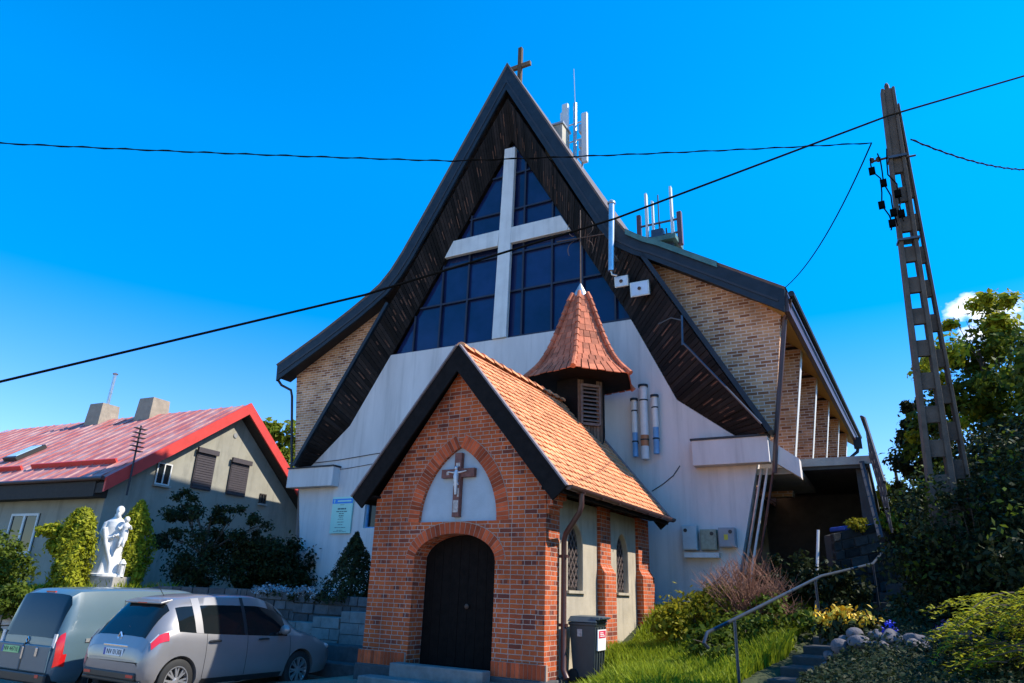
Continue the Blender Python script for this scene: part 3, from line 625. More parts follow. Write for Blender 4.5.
mb = MB(); mb.lathe((.05, 0, 2.15), [(.12, 0), (.12, .05), (.03, .14)], 14); mb.tube([(0, 0, 0), (.02, 0, -.12), (.15, .05, -.16)], .03, 6); mb.build('cap', 'galvanised', fl, True)
for zz in (.5, 1.75): mb = MB(); mb.box(-.03, .05, zz, .08, .45, zz+.04); mb.build('bracket', 'galvanised', fl)
for i, (x, z, w) in enumerate(((-.42, 10.0, .2), (.1, 9.68, .27))):
    t = thing('floodlight', ['small square floodlight under the right roof slope, nearer the glass', 'larger square floodlight under the right roof slope, nearer the brick wing'][i], 'floodlight', cw(x, -.55, z), CA, 'floodlights under the roof')
    mb = MB(); mb.obox((0, 0, 0), (w, 0, 0), (0, .06, .02), (0, -.03, w*.78)); mb.build('housing', 'galvanised', t, bevel=.01)
    mb = MB(); mb.obox((0, -.066, -.02), (w*.86, 0, 0), (0, .006, .002), (0, -.025, w*.66)); mb.build('lens', 'lamp_glass', t)
    mb = MB(); mb.lathe((0, -.08, -.02), [(.05, 0), (.05, .015)], 10, ax=(0, -1, 0)); mb.tube([(0, .05, .1), (.02, .3, .3)], .02, 6); mb.build('bracket', 'rusty_iron', t)
# antennas behind the ridge and on the valley
an = thing('antenna_mast', 'tall antenna mast with white panels behind the steep right slope near the ridge', 'antenna', cw(-3.35, 3.0, 16.6), CA)
mb = MB(); mb.tube([(0, 0, -.6), (0, 0, 3.2)], .07, 8); mb.tube([(0, 0, 3.2), (-.05, 0, 4.9)], .018, 6); mb.build('mast', 'galvanised', an, True)
for dx, dy, z0, z1, w in ((-.36, -.1, 1.0, 3.2, .13), (-.62, .2, 1.3, 3.1, .08), (.42, -.05, .3, 2.55, .12)):
    mb = MB(); mb.box(dx-w, dy-.08, z0, dx+w, dy+.08, z1); mb.build('panel', 'antenna_white', an, bevel=.04)
mb = MB()
for z in (.7, 1.5, 2.3): mb.tube([(-.6, .1, z), (.42, .05, z)], .03, 6)
for z in (.5, 1.0, 1.7): mb.box(.2, -.12, z, .42, .1, z+.35)
mb.tube([(.3, 0, -.5), (.3, 0, 2.6)], .04, 6); mb.build('bracket', 'galvanised', an)
ch = thing('roof_cabinet', 'beige equipment cabinet on the steep roof beside the taller antenna', 'cabinet', cw(-3.9, 2.6, 17.2), CA)
mb = MB(); mb.box(-.35, -.35, -.3, .35, .35, 1.2); mb.build('housing', 'equipment_beige', ch, bevel=.02); mb = MB(); mb.box(-.4, -.4, 1.2, .4, .4, 1.28); mb.build('lid', 'galvanised', ch)
an = thing('antenna_cluster', 'cluster of low antennas with brown panels on the roof valley at the right', 'antenna', cw(-.25, 3.0, 12.2), CA)
mb = MB(); mb.box(-.65, -.5, .55, .65, .5, .72); mb.tube([(-.5, 0, -.8), (-.5, 0, .6)], .05, 6); mb.tube([(.5, 0, -1.2), (.5, 0, .6)], .05, 6); mb.build('platform', 'green_copper', an)
for dx, z0, z1, mt, w in ((-.70, .7, 1.95, 'antenna_brown', .07), (-.42, .9, 2.75, 'antenna_white', .04), (-.2, .9, 2.4, 'antenna_white', .03), (.45, .9, 2.8, 'antenna_white', .04), (.70, .5, 1.75, 'antenna_brown', .08)):
    mb = MB(); mb.box(dx-w, -.08, z0, dx+w, .08, z1); mb.build('panel', mt, an, bevel=.02)
mb = MB()
for z in (1.0, 1.5): mb.tube([(-.7, 0, z), (.75, 0, z)], .04, 6)
mb.tube([(0, 0, .6), (0, 0, 2.6)], .025, 6); mb.box(-.25, -.15, .75, .15, .15, 1.2); mb.lathe((.3, -.2, .4), [(.05, 0), (.2, .1), (.22, .14)], 12, ax=(.3, -1, .2))
for q in range(5): mb.tube([(-.5+.25*q, .1, .6), (-.45+.22*q, .1, 1.3+.15*(q % 3))], .03, 5)
mb.build('bracket', 'rail_metal', an)

# ------------------------------------------------------------------ the small brick chapel in front (world axes)
XL, XR, YF, YR, XC = -9.40, -5.59, 10.56, 15.62, -7.45
ZT, ZE, ZA = 3.42, 3.36, 6.22     # tip of the eaves, wall head, ridge
chapel = thing('chapel', 'small red brick chapel with orange tiled roof and hexagonal turret', 'chapel', (XC, YF, .3), 0, keep_world=True)
mb = MB(); mb.prism_y([(XL, .4), (XR, .4), (XR, ZE), (XC, 5.95), (XL, ZE)], YF, YF+.42); front = mb.build('front_wall', 'red_brick', chapel)
def ell(cx, w, zs, rise, z0, n=18): return [(cx-w, z0), (cx+w, z0)]+[(cx+w*cos(pi*i/n), zs+rise*sin(pi*i/n)) for i in range(n+1)]
def gothic(cx, w, zb, h, n=12):
    c_ = (h*h-w*w)/(2*w); r_ = c_+w; a1 = math.asin(min(1, h/r_))
    Rr = [(cx-c_+r_*cos(a1*i/n), zb+r_*sin(a1*i/n)) for i in range(n+1)]
    return Rr+[(2*cx-x, z) for x, z in Rr[-2::-1]]
DX, DW = -7.462, .885
cut1 = MB(); cut1.prism_y(ell(DX, DW, 2.22, .47, .3), YF-.3, YF+.6)
TX = -7.442; cut2 = MB(); cut2.prism_y(gothic(TX, .865, 2.90, 1.375), YF-.2, YF+.07)
carve(front, [cut1, cut2])
mb = MB(); mb.prism_y(gothic(TX, .875, 2.89, 1.39), YF+.066, YF+.12); mb.build('tympanum', 'tympanum_render', chapel)
def ring(pts, t, d0, mbx, mort):   # bricks set radially along a curve
    for i in range(len(pts)-1):
        a = Vector((pts[i][0], 0, pts[i][1])); b = Vector((pts[i+1][0], 0, pts[i+1][1])); d = (b-a); n_ = Vector((d.z, 0, -d.x)).normalized(); g = .07
        a2 = a.lerp(b, g); b2 = a.lerp(b, 1-g)
        n0 = NRM[i]; n1 = NRM[i+1]; na = n0.lerp(n1, g); nb = n0.lerp(n1, 1-g)
        y0 = Vector((0, YF-d0, 0)); y1 = Vector((0, YF+.02, 0))
        mbx.hexa([a2+y0, b2+y0, b2+y1, a2+y1, a2+na*t+y0, b2+nb*t+y0, b2+nb*t+y1, a2+na*t+y1])
        y0 = Vector((0, YF-d0+.006, 0)); mort.hexa([a+y0, b+y0, b+y1, a+y1, a+n0*(t+.012)+y0, b+n1*(t+.012)+y0, b+n1*(t+.012)+y1, a+n0*(t+.012)+y1])
def normals(pts):
    o = []
    for i in range(len(pts)):
        a = pts[max(i-1, 0)]; b = pts[min(i+1, len(pts)-1)]; o.append(Vector((b[1]-a[1], 0, -(b[0]-a[0]))).normalized())
    return o
gp = gothic(TX, .865, 2.90, 1.375, 24); half = len(gp)//2
mb = MB(); mo = MB()
for part in (gp[:half+1], gp[half:]):
    NRM = normals(part); ring(part, .25, .012, mb, mo)
ar = mb.build('gothic_arch', 'brick_single', chapel); mo.build('arch_mortar', 'mortar', ar)
ep = [(DX+DW*cos(pi*i/26), 2.22+.47*sin(pi*i/26)) for i in range(27)]; NRM = normals(ep); mb = MB(); mo = MB(); ring(ep, .20, .010, mb, mo)
ar = mb.build('door_arch', 'brick_single', chapel); mo.build('arch_mortar', 'mortar', ar)
# door leaves deep in the arch
mb = MB()
for k in range(9): x0 = DX-DW+.01+k*.196; mb.box(x0, YF+.36+random.uniform(0, .01), .35, x0+.19, YF+.41, 2.71)
dr = mb.build('door', 'dark_wood', chapel)
mb = MB(); mb.lathe((DX+.12, YF+.35, 1.45), [(.035, 0), (.045, .03), (.02, .05)], 12, ax=(0, -1, 0)); mb.build('handle', 'rusty_iron', dr)
# plinth: soldier course and stone base
for x0, x1 in ((XL-.06, DX-DW-.02), (DX+DW+.02, XR+.06)):
    mb = MB(); mo = MB(); x = x0
    while x < x1-.03: mb.box(x, YF-.045, .42, min(x+.068, x1), YF+.02, .64); x += .078
    mo.box(x0, YF-.038, .415, x1, YF+.02, .645)
    sc_ = mb.build('soldier_course', 'brick_single', chapel); mo.build('course_mortar', 'mortar', sc_)
mb = MB(); mb.box(XL-.09, YF-.09, -.2, XR+.09, YF+.3, .413); mb.box(XR-.3, YF+.3, -.2, XR+.05, YR, .40); mb.build('plinth', 'stone_dark', chapel, bevel=.02)
# side walls: plaster between brick piers
XP = XR-.10
mb = MB(); mb.box(XP-.35, YF+.43, .2, XP, YR, ZE); sw = mb.build('side_wall', 'grey_plaster', chapel)
mb = MB(); mb.box(XL, YF+.43, .2, XL+.35, YR, ZE); mb.build('side_wall', 'red_brick', chapel)
mb = MB(); mb.prism_y([(XL, .3), (XR-.1, .3), (XR-.1, ZE), (XC, 5.9), (XL, ZE)], YR-.35, YR-.002); mb.build('rear_wall', 'red_brick', chapel)
cuts = []
for yc in (11.93, 14.22):
    c_ = MB(); g = gothic(yc, .325, 2.55, .42, 8); c_.prism_x([(yc-.325, 1.78), (yc+.325, 1.78)]+g, XP-.2, XP+.2); cuts.append(c_)
carve(sw, cuts)
for yc in (11.93, 14.22):
    g = [(yc-.325, 1.78), (yc+.325, 1.78)]+gothic(yc, .325, 2.55, .42, 8)
    mb = MB(); mb.prism_x(g, XP-.17, XP-.12); wn_ = mb.build('window', 'lead_glass', chapel)
    mb = MB()
    for k in range(-3, 7):      # diamond leading
        for s in (1, -1):
            pts = []
            for q in range(14):
                y = yc-.31+.62*q/13; z = 1.8+k*.2+(s*(y-yc)*1.35)+.2
                lim = 2.55+.42*(1-((abs(y-yc))/.325)**1.6)
                if 1.80 < z < lim: pts.append((XP-.10, y, z))
            if len(pts) > 2: mb.tube(pts, .009, 4)
    mb.build('leading', 'lead_bar', wn_)
    mb = MB(); g2 = gothic(yc, .335, 2.55, .43, 8); mb.tube([(XP-.02, y, z) for y, z in [(yc+.335, 1.78)]+g2+[(yc-.335, 1.78)]], .022, 5); mb.box(XP-.03, yc-.36, 1.73, XP+.05, yc+.36, 1.778); mb.build('surround', 'grey_plaster', wn_)
for y0, y1 in ((10.98, 11.02),): pass
for i, (y0, y1, zs) in enumerate(((YF+.421, YF+.52, 2.2), (12.9, 13.47, 2.12), (15.0, 15.72, 2.12))):
    mb = MB()
    if i: mb.box(XP-.05, y0, .2, XR+.06, y1, zs); mb.hexa([(XP-.05, y0, zs), (XR+.06, y0, zs), (XR+.06, y1, zs), (XP-.05, y1, zs), (XP-.05, y0+.02, zs+.16), (XR-.035, y0+.02, zs+.16), (XR-.035, y1-.02, zs+.16), (XP-.05, y1-.02, zs+.16)]); mb.box(XP-.05, y0+.02, zs+.16, XR-.035, y1-.02, ZE+.02)
    else: mb.box(XP-.05, y0, .2, XR-.002, y1, ZE)
    mb.build('pier', 'red_brick', chapel)
# corner brick kneelers under the eaves
mb = MB()
for k in range(3): mb.box(XR-.2, YF+.02+.002*k, ZE-.36+k*.12, XR+.05+k*.07, YF+.40, ZE-.245+k*.12)
mb.build('kneeler', 'red_brick', chapel)
# roof
Y0, Y1 = 10.34, 15.82; HW = 2.31
slopeL = hypot(HW, ZA-ZT); ndx, ndz = (ZA-ZT)/slopeL, HW/slopeL
for s, nm in ((1, 'r'), (-1, 'l')):
    tip = Vector((XC+s*HW, 0, ZT)); top = Vector((XC, 0, ZA)); v = (top-tip).normalized(); n_ = Vector((s*ndx, 0, ndz)); u = Vector((0, 1, 0))
    mb = MB(); a = tip+Vector((0, Y0+.05, 0))-n_*.09; mb.obox((tip+top)/2+Vector((0, (Y0+Y1)/2, 0))-n_*.05, v*slopeL/2, u*((Y1-Y0)/2-.03), n_*.035); deck = mb.build('roof_deck', 'dark_wood', chapel)
    mb = MB(); rows = 22; cols_ = 32; th = slopeL/rows; tw = (Y1-Y0)/cols_
    for r in range(rows):
        for c_ in range(cols_+1):
            y = Y0+(c_-(.5 if r % 2 else 0))*tw; ya = max(Y0, y+.008); yb = min(Y1, y+tw-.008)
            if yb-ya < .03: continue
            j = random.uniform(-.012, .012); b0 = tip+v*(r*th-.05+j)+n_*(.040+random.uniform(0, .012)); b1 = tip+v*min((r+1.2)*th, slopeL-.01)+n_*.010
            p = [b0+u*ya, b0+u*yb, b1+u*yb, b1+u*ya]
            w_ = yb-ya; cb = b0.lerp(b1, .30)
            pp = [b1+u*ya, cb+u*ya, b0+u*(ya+.30*w_), b0+u*(yb-.30*w_), cb+u*yb, b1+u*yb]
            if s < 0: pp = pp[::-1]
            lo = [q-n_*.020 for q in pp]; k6 = 6
            mb.add(pp+lo, [tuple(range(6)), tuple(range(11, 5, -1))]+[((i+1) % 6, i, i+6, (i+1) % 6+6) for i in range(6)])
    mb.build('roof_tiles', 'orange_tile', deck)
    # barge boards front and back
    for yb, d in ((Y0, .05), (Y1-.05, .05)):
        mb = MB(); w = .34
        q0 = tip-v*.06+n_*.03; q1 = top+n_*.03+v*.0
        mid = XC
        pts = [(q0.x, q0.z), (mid, q1.z+.02), (mid, q1.z+.02-w/ndz*1.0), ((q0-n_*w).x, (q0-n_*w).z)]
        if s > 0: pts = pts[::-1]
        mb.prism_y(pts[::-1] if s < 0 else pts[::-1], yb-.045, yb); bb = mb.build('barge_board', 'barge_wood', chapel)
        mb = MB(); mb.obox((q0+q1)/2+n_*.02+Vector((0, yb-.03, 0)), (q1-q0)/2, (0, .05, 0), n_*.015); mb.build('barge_edge', 'barge_edge', bb)
    # boarded eaves
    mb = MB(); mb.obox(Vector((XC+s*(HW-.24), (Y0+Y1)/2, ZT-.02)), (.22, 0, .0), (0, (Y1-Y0)/2-.06, 0), (0, 0, .02)); mb.box(XC+s*(HW-.04)-.02, Y0+.02, ZT-.13, XC+s*(HW-.04)+.02, Y1-.06, ZT+.03); mb.build('eaves_board', 'barge_wood', chapel)
mb = MB(); y = Y0+.02    # ridge tiles
while y < 14.9:
    t = y; vs2 = []; 
    for k, yy in enumerate((y, y+.40)):
        r_ = .12 if k == 0 else .10
        for q in range(7): a = pi*q/6; vs2.append((XC+r_*cos(a), yy, ZA-.01+r_*sin(a)*.9+(.025 if k == 0 else 0)))
    mb.add(vs2, [(q, q+1, q+8, q+7) for q in range(6)]+[(0, 1, 2, 3, 4, 5, 6)]); y += .37
mb.build('ridge_tiles', 'orange_tile', chapel)
gxp = XC+HW+.075
mb = MB(); prof = [(.075*cos(a), .075*sin(a)) for a in np.linspace(pi, 2*pi, 9)]
vv = [(gxp+a, yy, ZT+.0+b) for yy in (Y0+.0, Y1) for a, b in prof]; mb.add(vv, [(q, q+1, q+10, q+9) for q in range(8)]+[tuple(range(9)), tuple(range(17, 8, -1))])
gt = mb.build('gutter', 'brown_metal', chapel); sd = gt.modifiers.new('s', 'SOLIDIFY'); sd.thickness = .008
for yy in np.arange(Y0+.5, Y1, .8): mb = MB(); mb.box(gxp-.08, yy-.012, ZT-.085, gxp+.08, yy+.012, ZT-.06); mb.build('gutter_bracket', 'brown_metal', gt)
mb = MB(); mb.tube([(gxp, YF+.30, ZT-.06), (gxp, YF+.30, ZT-.28), (gxp-.06, YF+.33, ZT-.40), (XR+.13, YF+.50, ZT-.72), (XR+.08, YF+.53, ZT-.85), (XR+.08, YF+.53, .55), (XR+.16, YF+.50, .42)], .048, 10); dp = mb.build('downpipe', 'brown_metal', chapel, True)
mb = MB()
for z in (2.3, 1.2): mb.box(XR-.02, YF+.50, z, XR+.15, YF+.56, z+.05)
mb.build('pipe_clips', 'brown_metal', dp)
# crucifix on the tympanum
cr = thing('crucifix', 'weathered wooden crucifix with a small silver figure on the chapel gable', 'crucifix', (TX-.02, YF+.03, 2.98))
mb = MB(); mb.box(-.075, -.06, 0, .075, .03, 1.18); mb.box(-.37, -.055, .72, -.077, .028, .88); mb.box(.077, -.055, .72, .37, .028, .88); n0 = len(mb.f); mb.box(-.06, -.064, .08, .055, -.0605, .30); mb.box(-.04, -.064, .92, .05, -.0605, .99); mb.box(-.25, -.062, .77, -.19, -.0565, .83); mb.box(.02, -.064, .36, .06, -.0605, .52)
cb = mb.build('cross', 'crucifix_wood', cr); cb.data.materials.append(M['crucifix_peeling']); cb.data.polygons.foreach_set('material_index', [int(q >= n0) for q in range(len(cb.data.polygons))])
fg = MB(); fg.ball((0, -.105, .885), (.032, .034, .042), 10, 8); fg.tube([(0, -.09, .85), (0, -.10, .74), (0, -.09, .62), (0, -.085, .40)], [.03, .05, .04, .02], 8); fg.tube([(0, -.09, .80), (-.1, -.08, .81), (-.21, -.075, .83)], [.022, .016, .012], 6); fg.tube([(0, -.09, .80), (.1, -.08, .81), (.21, -.075, .83)], [.022, .016, .012], 6); fg.tube([(-.045, -.08, .58), (.05, -.08, .60)], .03, 6)
fo = fg.build('figure', 'silver_figure', cr, True)
# turret
TC = Vector((-7.18, 15.38, 0)); PH = R(-72)
mb = MB(); prof = [(1.44, 6.84), (1.35, 6.92), (1.06, 7.22), (.83, 7.62), (.62, 8.12), (.44, 8.62), (.30, 9.02), (.19, 9.30)]
mb.lathe(TC, [(.7, 6.80)]+prof, 6, phase=PH); tr = mb.build('turret', 'dark_wood', chapel)
def hexpt(r_, z, k): a = PH+k*pi/3; return Vector((TC.x+r_*cos(a), TC.y+r_*sin(a), z))
mb = MB(); rows = 13
pr = resample([(r_, 0, z) for r_, z in prof], rows)
hp = [MB() for k in range(6)]
for k in range(6):
    for r in range(rows):
        r0, z0 = pr[r].x, pr[r].z; r1, z1 = pr[r+1].x, pr[r+1].z
        a, b = hexpt(r0+.035, z0-.015, k), hexpt(r0+.035, z0-.015, k+1); d, c_ = hexpt(r1+.012, z1+.02, k), hexpt(r1+.012, z1+.02, k+1)
        ncol = max(1, round((a-b).length/.2))
        for q in range(ncol):
            t0, t1 = q/ncol+.012, (q+1)/ncol-.012; jz = Vector((0, 0, random.uniform(-.012, .012)))
            pp = [a.lerp(b, t0)+jz, a.lerp(b, t1)+jz, d.lerp(c_, t1), d.lerp(c_, t0)]; nn = (pp[1]-pp[0]).cross(pp[3]-pp[0]).normalized()
            mb.hexa([p-nn*.022 for p in pp]+pp)
        # hip cap
        h0 = hexpt(r0+.07, z0-.02, k); h1 = hexpt(r1+.045, z1+.03, k); hp[k].tube([h0, h1], .072, 7, r1=.05)
tt = mb.build('turret_tiles', 'red_tile', tr); [h_.build('hip_tiles', 'red_tile', tr) for h_ in hp]
mb = MB(); mb.lathe(TC, [(.66, 4.2), (.66, 6.80), (1.38, 6.82)], 6, phase=PH); mb.build('turret_body', 'dark_wood', tr)
mb = MB()   # weathered boards with the louvre on the side that faces the yard
a, b = hexpt(.67, 0, 0), hexpt(.67, 0, 1); nn = Vector(((a+b).x/2-TC.x, (a+b).y/2-TC.y, 0)).normalized()
for q in range(8):
    t0, t1 = q/8+.01, (q+1)/8-.01; zz = 4.6+random.uniform(0, .15)
    if 2 <= q <= 5: zr = ((zz, 5.58),)
    else: zr = ((zz, 6.74),)
    for z0, z1 in zr:
        p0, p1 = a.lerp(b, t0), a.lerp(b, t1); mb.hexa([p0+Vector((0, 0, z0)), p1+Vector((0, 0, z0)), p1-nn*.03+Vector((0, 0, z0)), p0-nn*.03+Vector((0, 0, z0)), p0+Vector((0, 0, z1)), p1+Vector((0, 0, z1)), p1-nn*.03+Vector((0, 0, z1)), p0-nn*.03+Vector((0, 0, z1))])
mb.build('turret_boards', 'old_wood', tr)
tg = (b-a).normalized(); mid = (a+b)/2+nn*.03
mb = MB(); 
for t in (-.24, .24): mb.obox(mid+tg*t+Vector((0, 0, 6.12)), tg*.02, nn*.03, (0, 0, .50))
for z in (5.62, 6.60): mb.obox(mid+Vector((0, 0, z)), tg*.219, nn*.03, (0, 0, .03))
for k in range(9): mb.obox(mid+Vector((0, 0, 5.72+k*.1)), tg*.215, nn*.025-Vector((0, 0, .018)), Vector((0, 0, .012)))
mb.build('louvre', 'louvre_wood', tr)
mb = MB(); mb.lathe(TC, [(.21, 9.22), (.20, 9.30), (.02, 9.66)], 20); mb.build('finial', 'galvanised', tr, True)
mb = MB(); mb.tube([TC+Vector((0, 0, 9.6)), TC+Vector((.0, 0, 11.95))], .022, 7, r1=.014)
ca = Vector((.97, .24, 0)).normalized(); zc = 11.05
mb.tube([TC-ca*.68+Vector((0, 0, zc-.03)), TC+ca*.66+Vector((0, 0, zc+.05))], .016, 6)
for s in (1, -1):
    for q in (1, -1):
        mb.tube([TC+ca*(s*(.14+.22*sin(t)))+Vector((0, 0, zc+q*(.34-.30*cos(t)*.9))) for t in np.linspace(.2, 2.2, 8)], .009, 5)
mb.build('iron_cross', 'rusty_iron', tr)
# step in front of the door
st = thing('door_step', 'two worn stone steps in front of the dark chapel door', 'step', (DX, 10.2, .1), 0, keep_world=True)
mb = MB(); mb.box(-8.45, YF-.34, -.1, -6.52, YF-.092, .50); mb.build('upper_step', 'block_grey', st, bevel=.02)
mb = MB(); mb.box(-8.85, YF-.68, -.2, -6.5, YF-.342, .29); mb.build('lower_step', 'block_grey', st, bevel=.02)

# ------------------------------------------------------------------ foliage helpers
RNG = np.random.default_rng(11)
def leaf_mesh(name, pos, nrm, size, mat_, parent, aspect=.55, droop=0.):
    n = len(pos); pos = np.asarray(pos); nrm = np.asarray(nrm); nrm = nrm/np.linalg.norm(nrm, axis=1)[:, None]
    rv = RNG.normal(size=(n, 3)); t = np.cross(nrm, rv); t /= np.linalg.norm(t, axis=1)[:, None]; b = np.cross(nrm, t)
    s = size*(.6+.8*RNG.random(n))[:, None]
    v = np.empty((n, 4, 3)); v[:, 0] = pos-t*s; v[:, 1] = pos+b*s*aspect+nrm*s*.12; v[:, 2] = pos+t*s-np.array([0, 0, droop])*s; v[:, 3] = pos-b*s*aspect+nrm*s*.12
    v = v.reshape(-1, 3)
    me = bpy.data.meshes.new(name); me.vertices.add(n*4); me.vertices.foreach_set('co', v.ravel().astype('f'))
    me.loops.add(n*4); me.loops.foreach_set('vertex_index', np.arange(n*4, dtype='i')); me.polygons.add(n); me.polygons.foreach_set('loop_start', np.arange(0, n*4, 4, dtype='i')); me.polygons.foreach_set('loop_total', np.full(n, 4, 'i'))
    me.update(); me.validate(); me.materials.append(M[mat_])
    o = bpy.data.objects.new(name, me); C.objects.link(o)
    if parent is not None: attach(o, parent)
    return o
def clump_points(ells, n, sub=40, spread=.30, fill=.35):
    """points in small clumps spread through ellipsoids (cx,cy,cz,rx,ry,rz)"""
    E_ = np.array(ells); vol = (E_[:, 3]*E_[:, 4]*E_[:, 5])**(2/3); pick = RNG.choice(len(E_), sub, p=vol/vol.sum())
    d = RNG.normal(size=(sub, 3)); d /= np.linalg.norm(d, axis=1)[:, None]; rad = (fill+(1-fill)*RNG.random(sub)**.5)[:, None]
    cc = E_[pick, :3]+d*rad*E_[pick, 3:]; cr = E_[pick, 3:].mean(1)*spread*(.6+.8*RNG.random(sub))
    k = RNG.integers(0, sub, n); g = RNG.normal(size=(n, 3))*.55
    pos = cc[k]+g*cr[k][:, None]*np.array([1, 1, .75]); nr = g*.6+(cc[k]-E_[pick[k], :3])*.3+RNG.normal(size=(n, 3))*.7+np.array([0, 0, .5])
    return pos, nr
def trunk(mb, base, top, r0, r1, rnd, wob=.12, n=6):
    base = Vector(base); top = Vector(top); pts = []
    for i in range(n+1):
        t = i/n; pts.append(base.lerp(top, t)+Vector((rnd.uniform(-wob, wob), rnd.uniform(-wob, wob), 0))*(t*(1-t)*3))
    mb.tube(pts, r0, 8, r1=r1); return pts
def tree(name, label, x, y, h, ells, nleaf, leaf, mat_, group=None, cat='tree', z=None, tr=.16, sub=60, mats2=None, trunk_to=.8, spread=.3, fill=.35):
    rnd = random.Random(int(x*100+y*10)); z0 = gz(x, y) if z is None else z
    t = thing(name, label, cat, (x, y, z0-.1), 0, group)
    mb = MB(); pts = trunk(mb, (0, 0, 0), (0, 0, h*trunk_to), tr, tr*.3, rnd)
    for e in ells:
        st = pts[rnd.randint(2, 4)]; en = Vector(e[:3])
        mb.tube([st, st.lerp(en, .5)+Vector((0, 0, .1*h*.3)), en], tr*.42, 6, r1=tr*.1)
        for q in range(3): mb.tube([st.lerp(en, .6), en+Vector((rnd.uniform(-1, 1)*e[3]*.7, rnd.uniform(-1, 1)*e[4]*.7, rnd.uniform(-.3, .8)*e[5]))], tr*.16, 5, r1=tr*.04)
    mb.build('trunk', 'bark', t, True)
    p, n_ = clump_points(ells, nleaf, sub, spread, fill); cr = leaf_mesh('crown', p, n_, leaf, mat_, t)
    if mats2:
        p, n_ = clump_points([(e[0]+.1*e[3], e[1]-.2*e[4], e[2]+e[5]*.25, e[3]*.95, e[4]*.95, e[5]*.85) for e in ells], int(nleaf*mats2[1]), max(8, sub//3), spread*.8, .8); leaf_mesh('lighter_leaves', p, n_, leaf, mats2[0], cr)  # lighter leaf clumps over the upper outer crown
    return t
def bush(name, label, x, y, ells, nleaf, leaf, mat_, cat='shrub', group=None, z=None, sub=40, stems=True, mats2=None, spread=.35, fill=.3):
    z0 = gz(x, y) if z is None else z; rnd = random.Random(int(x*77+y*31)); t = thing(name, label, cat, (x, y, z0-.05), 0, group)
    if stems:
        mb = MB()
        for e in ells:
            for q in range(4): mb.tube([(rnd.uniform(-.06, .06), rnd.uniform(-.06, .06), 0), (e[0]*.5, e[1]*.5, e[2]*.55), (e[0]+rnd.uniform(-.5, .5)*e[3], e[1]+rnd.uniform(-.5, .5)*e[4], e[2]+rnd.uniform(0, .6)*e[5])], .022, 5, r1=.006)
        mb.build('stem', 'bark', t)
    p, n_ = clump_points(ells, nleaf, sub, spread, fill); f = leaf_mesh('foliage', p, n_, leaf, mat_, t)
    if mats2: p, n_ = clump_points([(e[0], e[1], e[2]+e[5]*.2, e[3], e[4], e[5]) for e in ells], int(nleaf*mats2[1]), max(8, sub//2), spread*.8, .85); leaf_mesh('lighter_leaves', p, n_, leaf, mats2[0], f)  # lighter leaf clumps over the upper part of the bush
    return t
def cone_shrub(name, label, x, y, h, prof, nleaf, leaf, mat_, group=None, z=None, lobes=None):
    z0 = gz(x, y) if z is None else z; t = thing(name, label, 'shrub', (x, y, z0-.05), 0, group)
    mb = MB(); mb.tube([(0, 0, 0), (0, 0, h*.85)], .05, 6, r1=.012); mb.build('stem', 'bark', t)
    zz = RNG.random(nleaf); pr = np.interp(zz, [a for a, b in prof], [b for a, b in prof]); th = RNG.random(nleaf)*2*pi
    wob = 1+.16*np.sin(th*3+zz*9+x)+.12*np.sin(th*7-zz*21+y)+.1*RNG.normal(size=nleaf)
    rad = pr*wob*(.55+.45*RNG.random(nleaf)**.35); pos = np.stack([rad*np.cos(th), rad*np.sin(th), zz*h], 1)
    nr = np.stack([np.cos(th), np.sin(th), .45+0*th], 1)+RNG.normal(size=(nleaf, 3))*.55
    f = leaf_mesh('foliage', pos, nr, leaf, mat_, t, aspect=.4, droop=-.3)
    if lobes: p, n_ = clump_points(lobes, nleaf//3, 26, .4, .2); leaf_mesh('side_branch', p, n_, leaf*1.1, mat_, f)
    return t

# ------------------------------------------------------------------ house on the left
HO = Vector((-23, 12.75, 1.0)); HA = R(6)
house = thing('house', 'old house with faded red metal roof and a bare plastered gable', 'house', HO, HA)
RY, RZ, EZ, LX = 4.95, 7.55, 3.80, -19
mb = MB(); mb.prism_x([(0, -1.2), (9.6, -1.2), (9.6, 3.9), (RY, 7.3), (0, 3.82)], -.35, 0); gw = mb.build('gable_wall', 'house_render', house)
mb = MB(); mb.box(LX, .0, -1.2, -.351, .35, 3.8); mb.build('front_wall', 'house_render', house)
mb = MB(); mb.box(LX, 9.2, -1.2, -.351, 9.6, 3.85); mb.build('rear_wall', 'house_render', house)
# roof slopes
def slope(y0, z0, y1, z1, th=.08):
    mb = MB(); d = Vector((0, y1-y0, z1-z0)).normalized(); n_ = Vector((0, -d.z, d.y)); n_ = n_ if n_.z > 0 else -n_
    A = [Vector((x, y, z)) for x, y, z in ((LX, y0, z0), (.5, y0, z0), (.5, y1, z1), (LX+(2.6 if z1 > z0 else 0), y1, z1))]
    return A, n_
mb = MB(); A = [Vector((LX-.4, -.45, EZ-.02)), Vector((.48, -.45, EZ-.02)), Vector((.48, RY, RZ)), Vector((LX+3.8, RY, RZ))]; mb.hexa([p-Vector((0, 0, .09)) for p in A]+A)
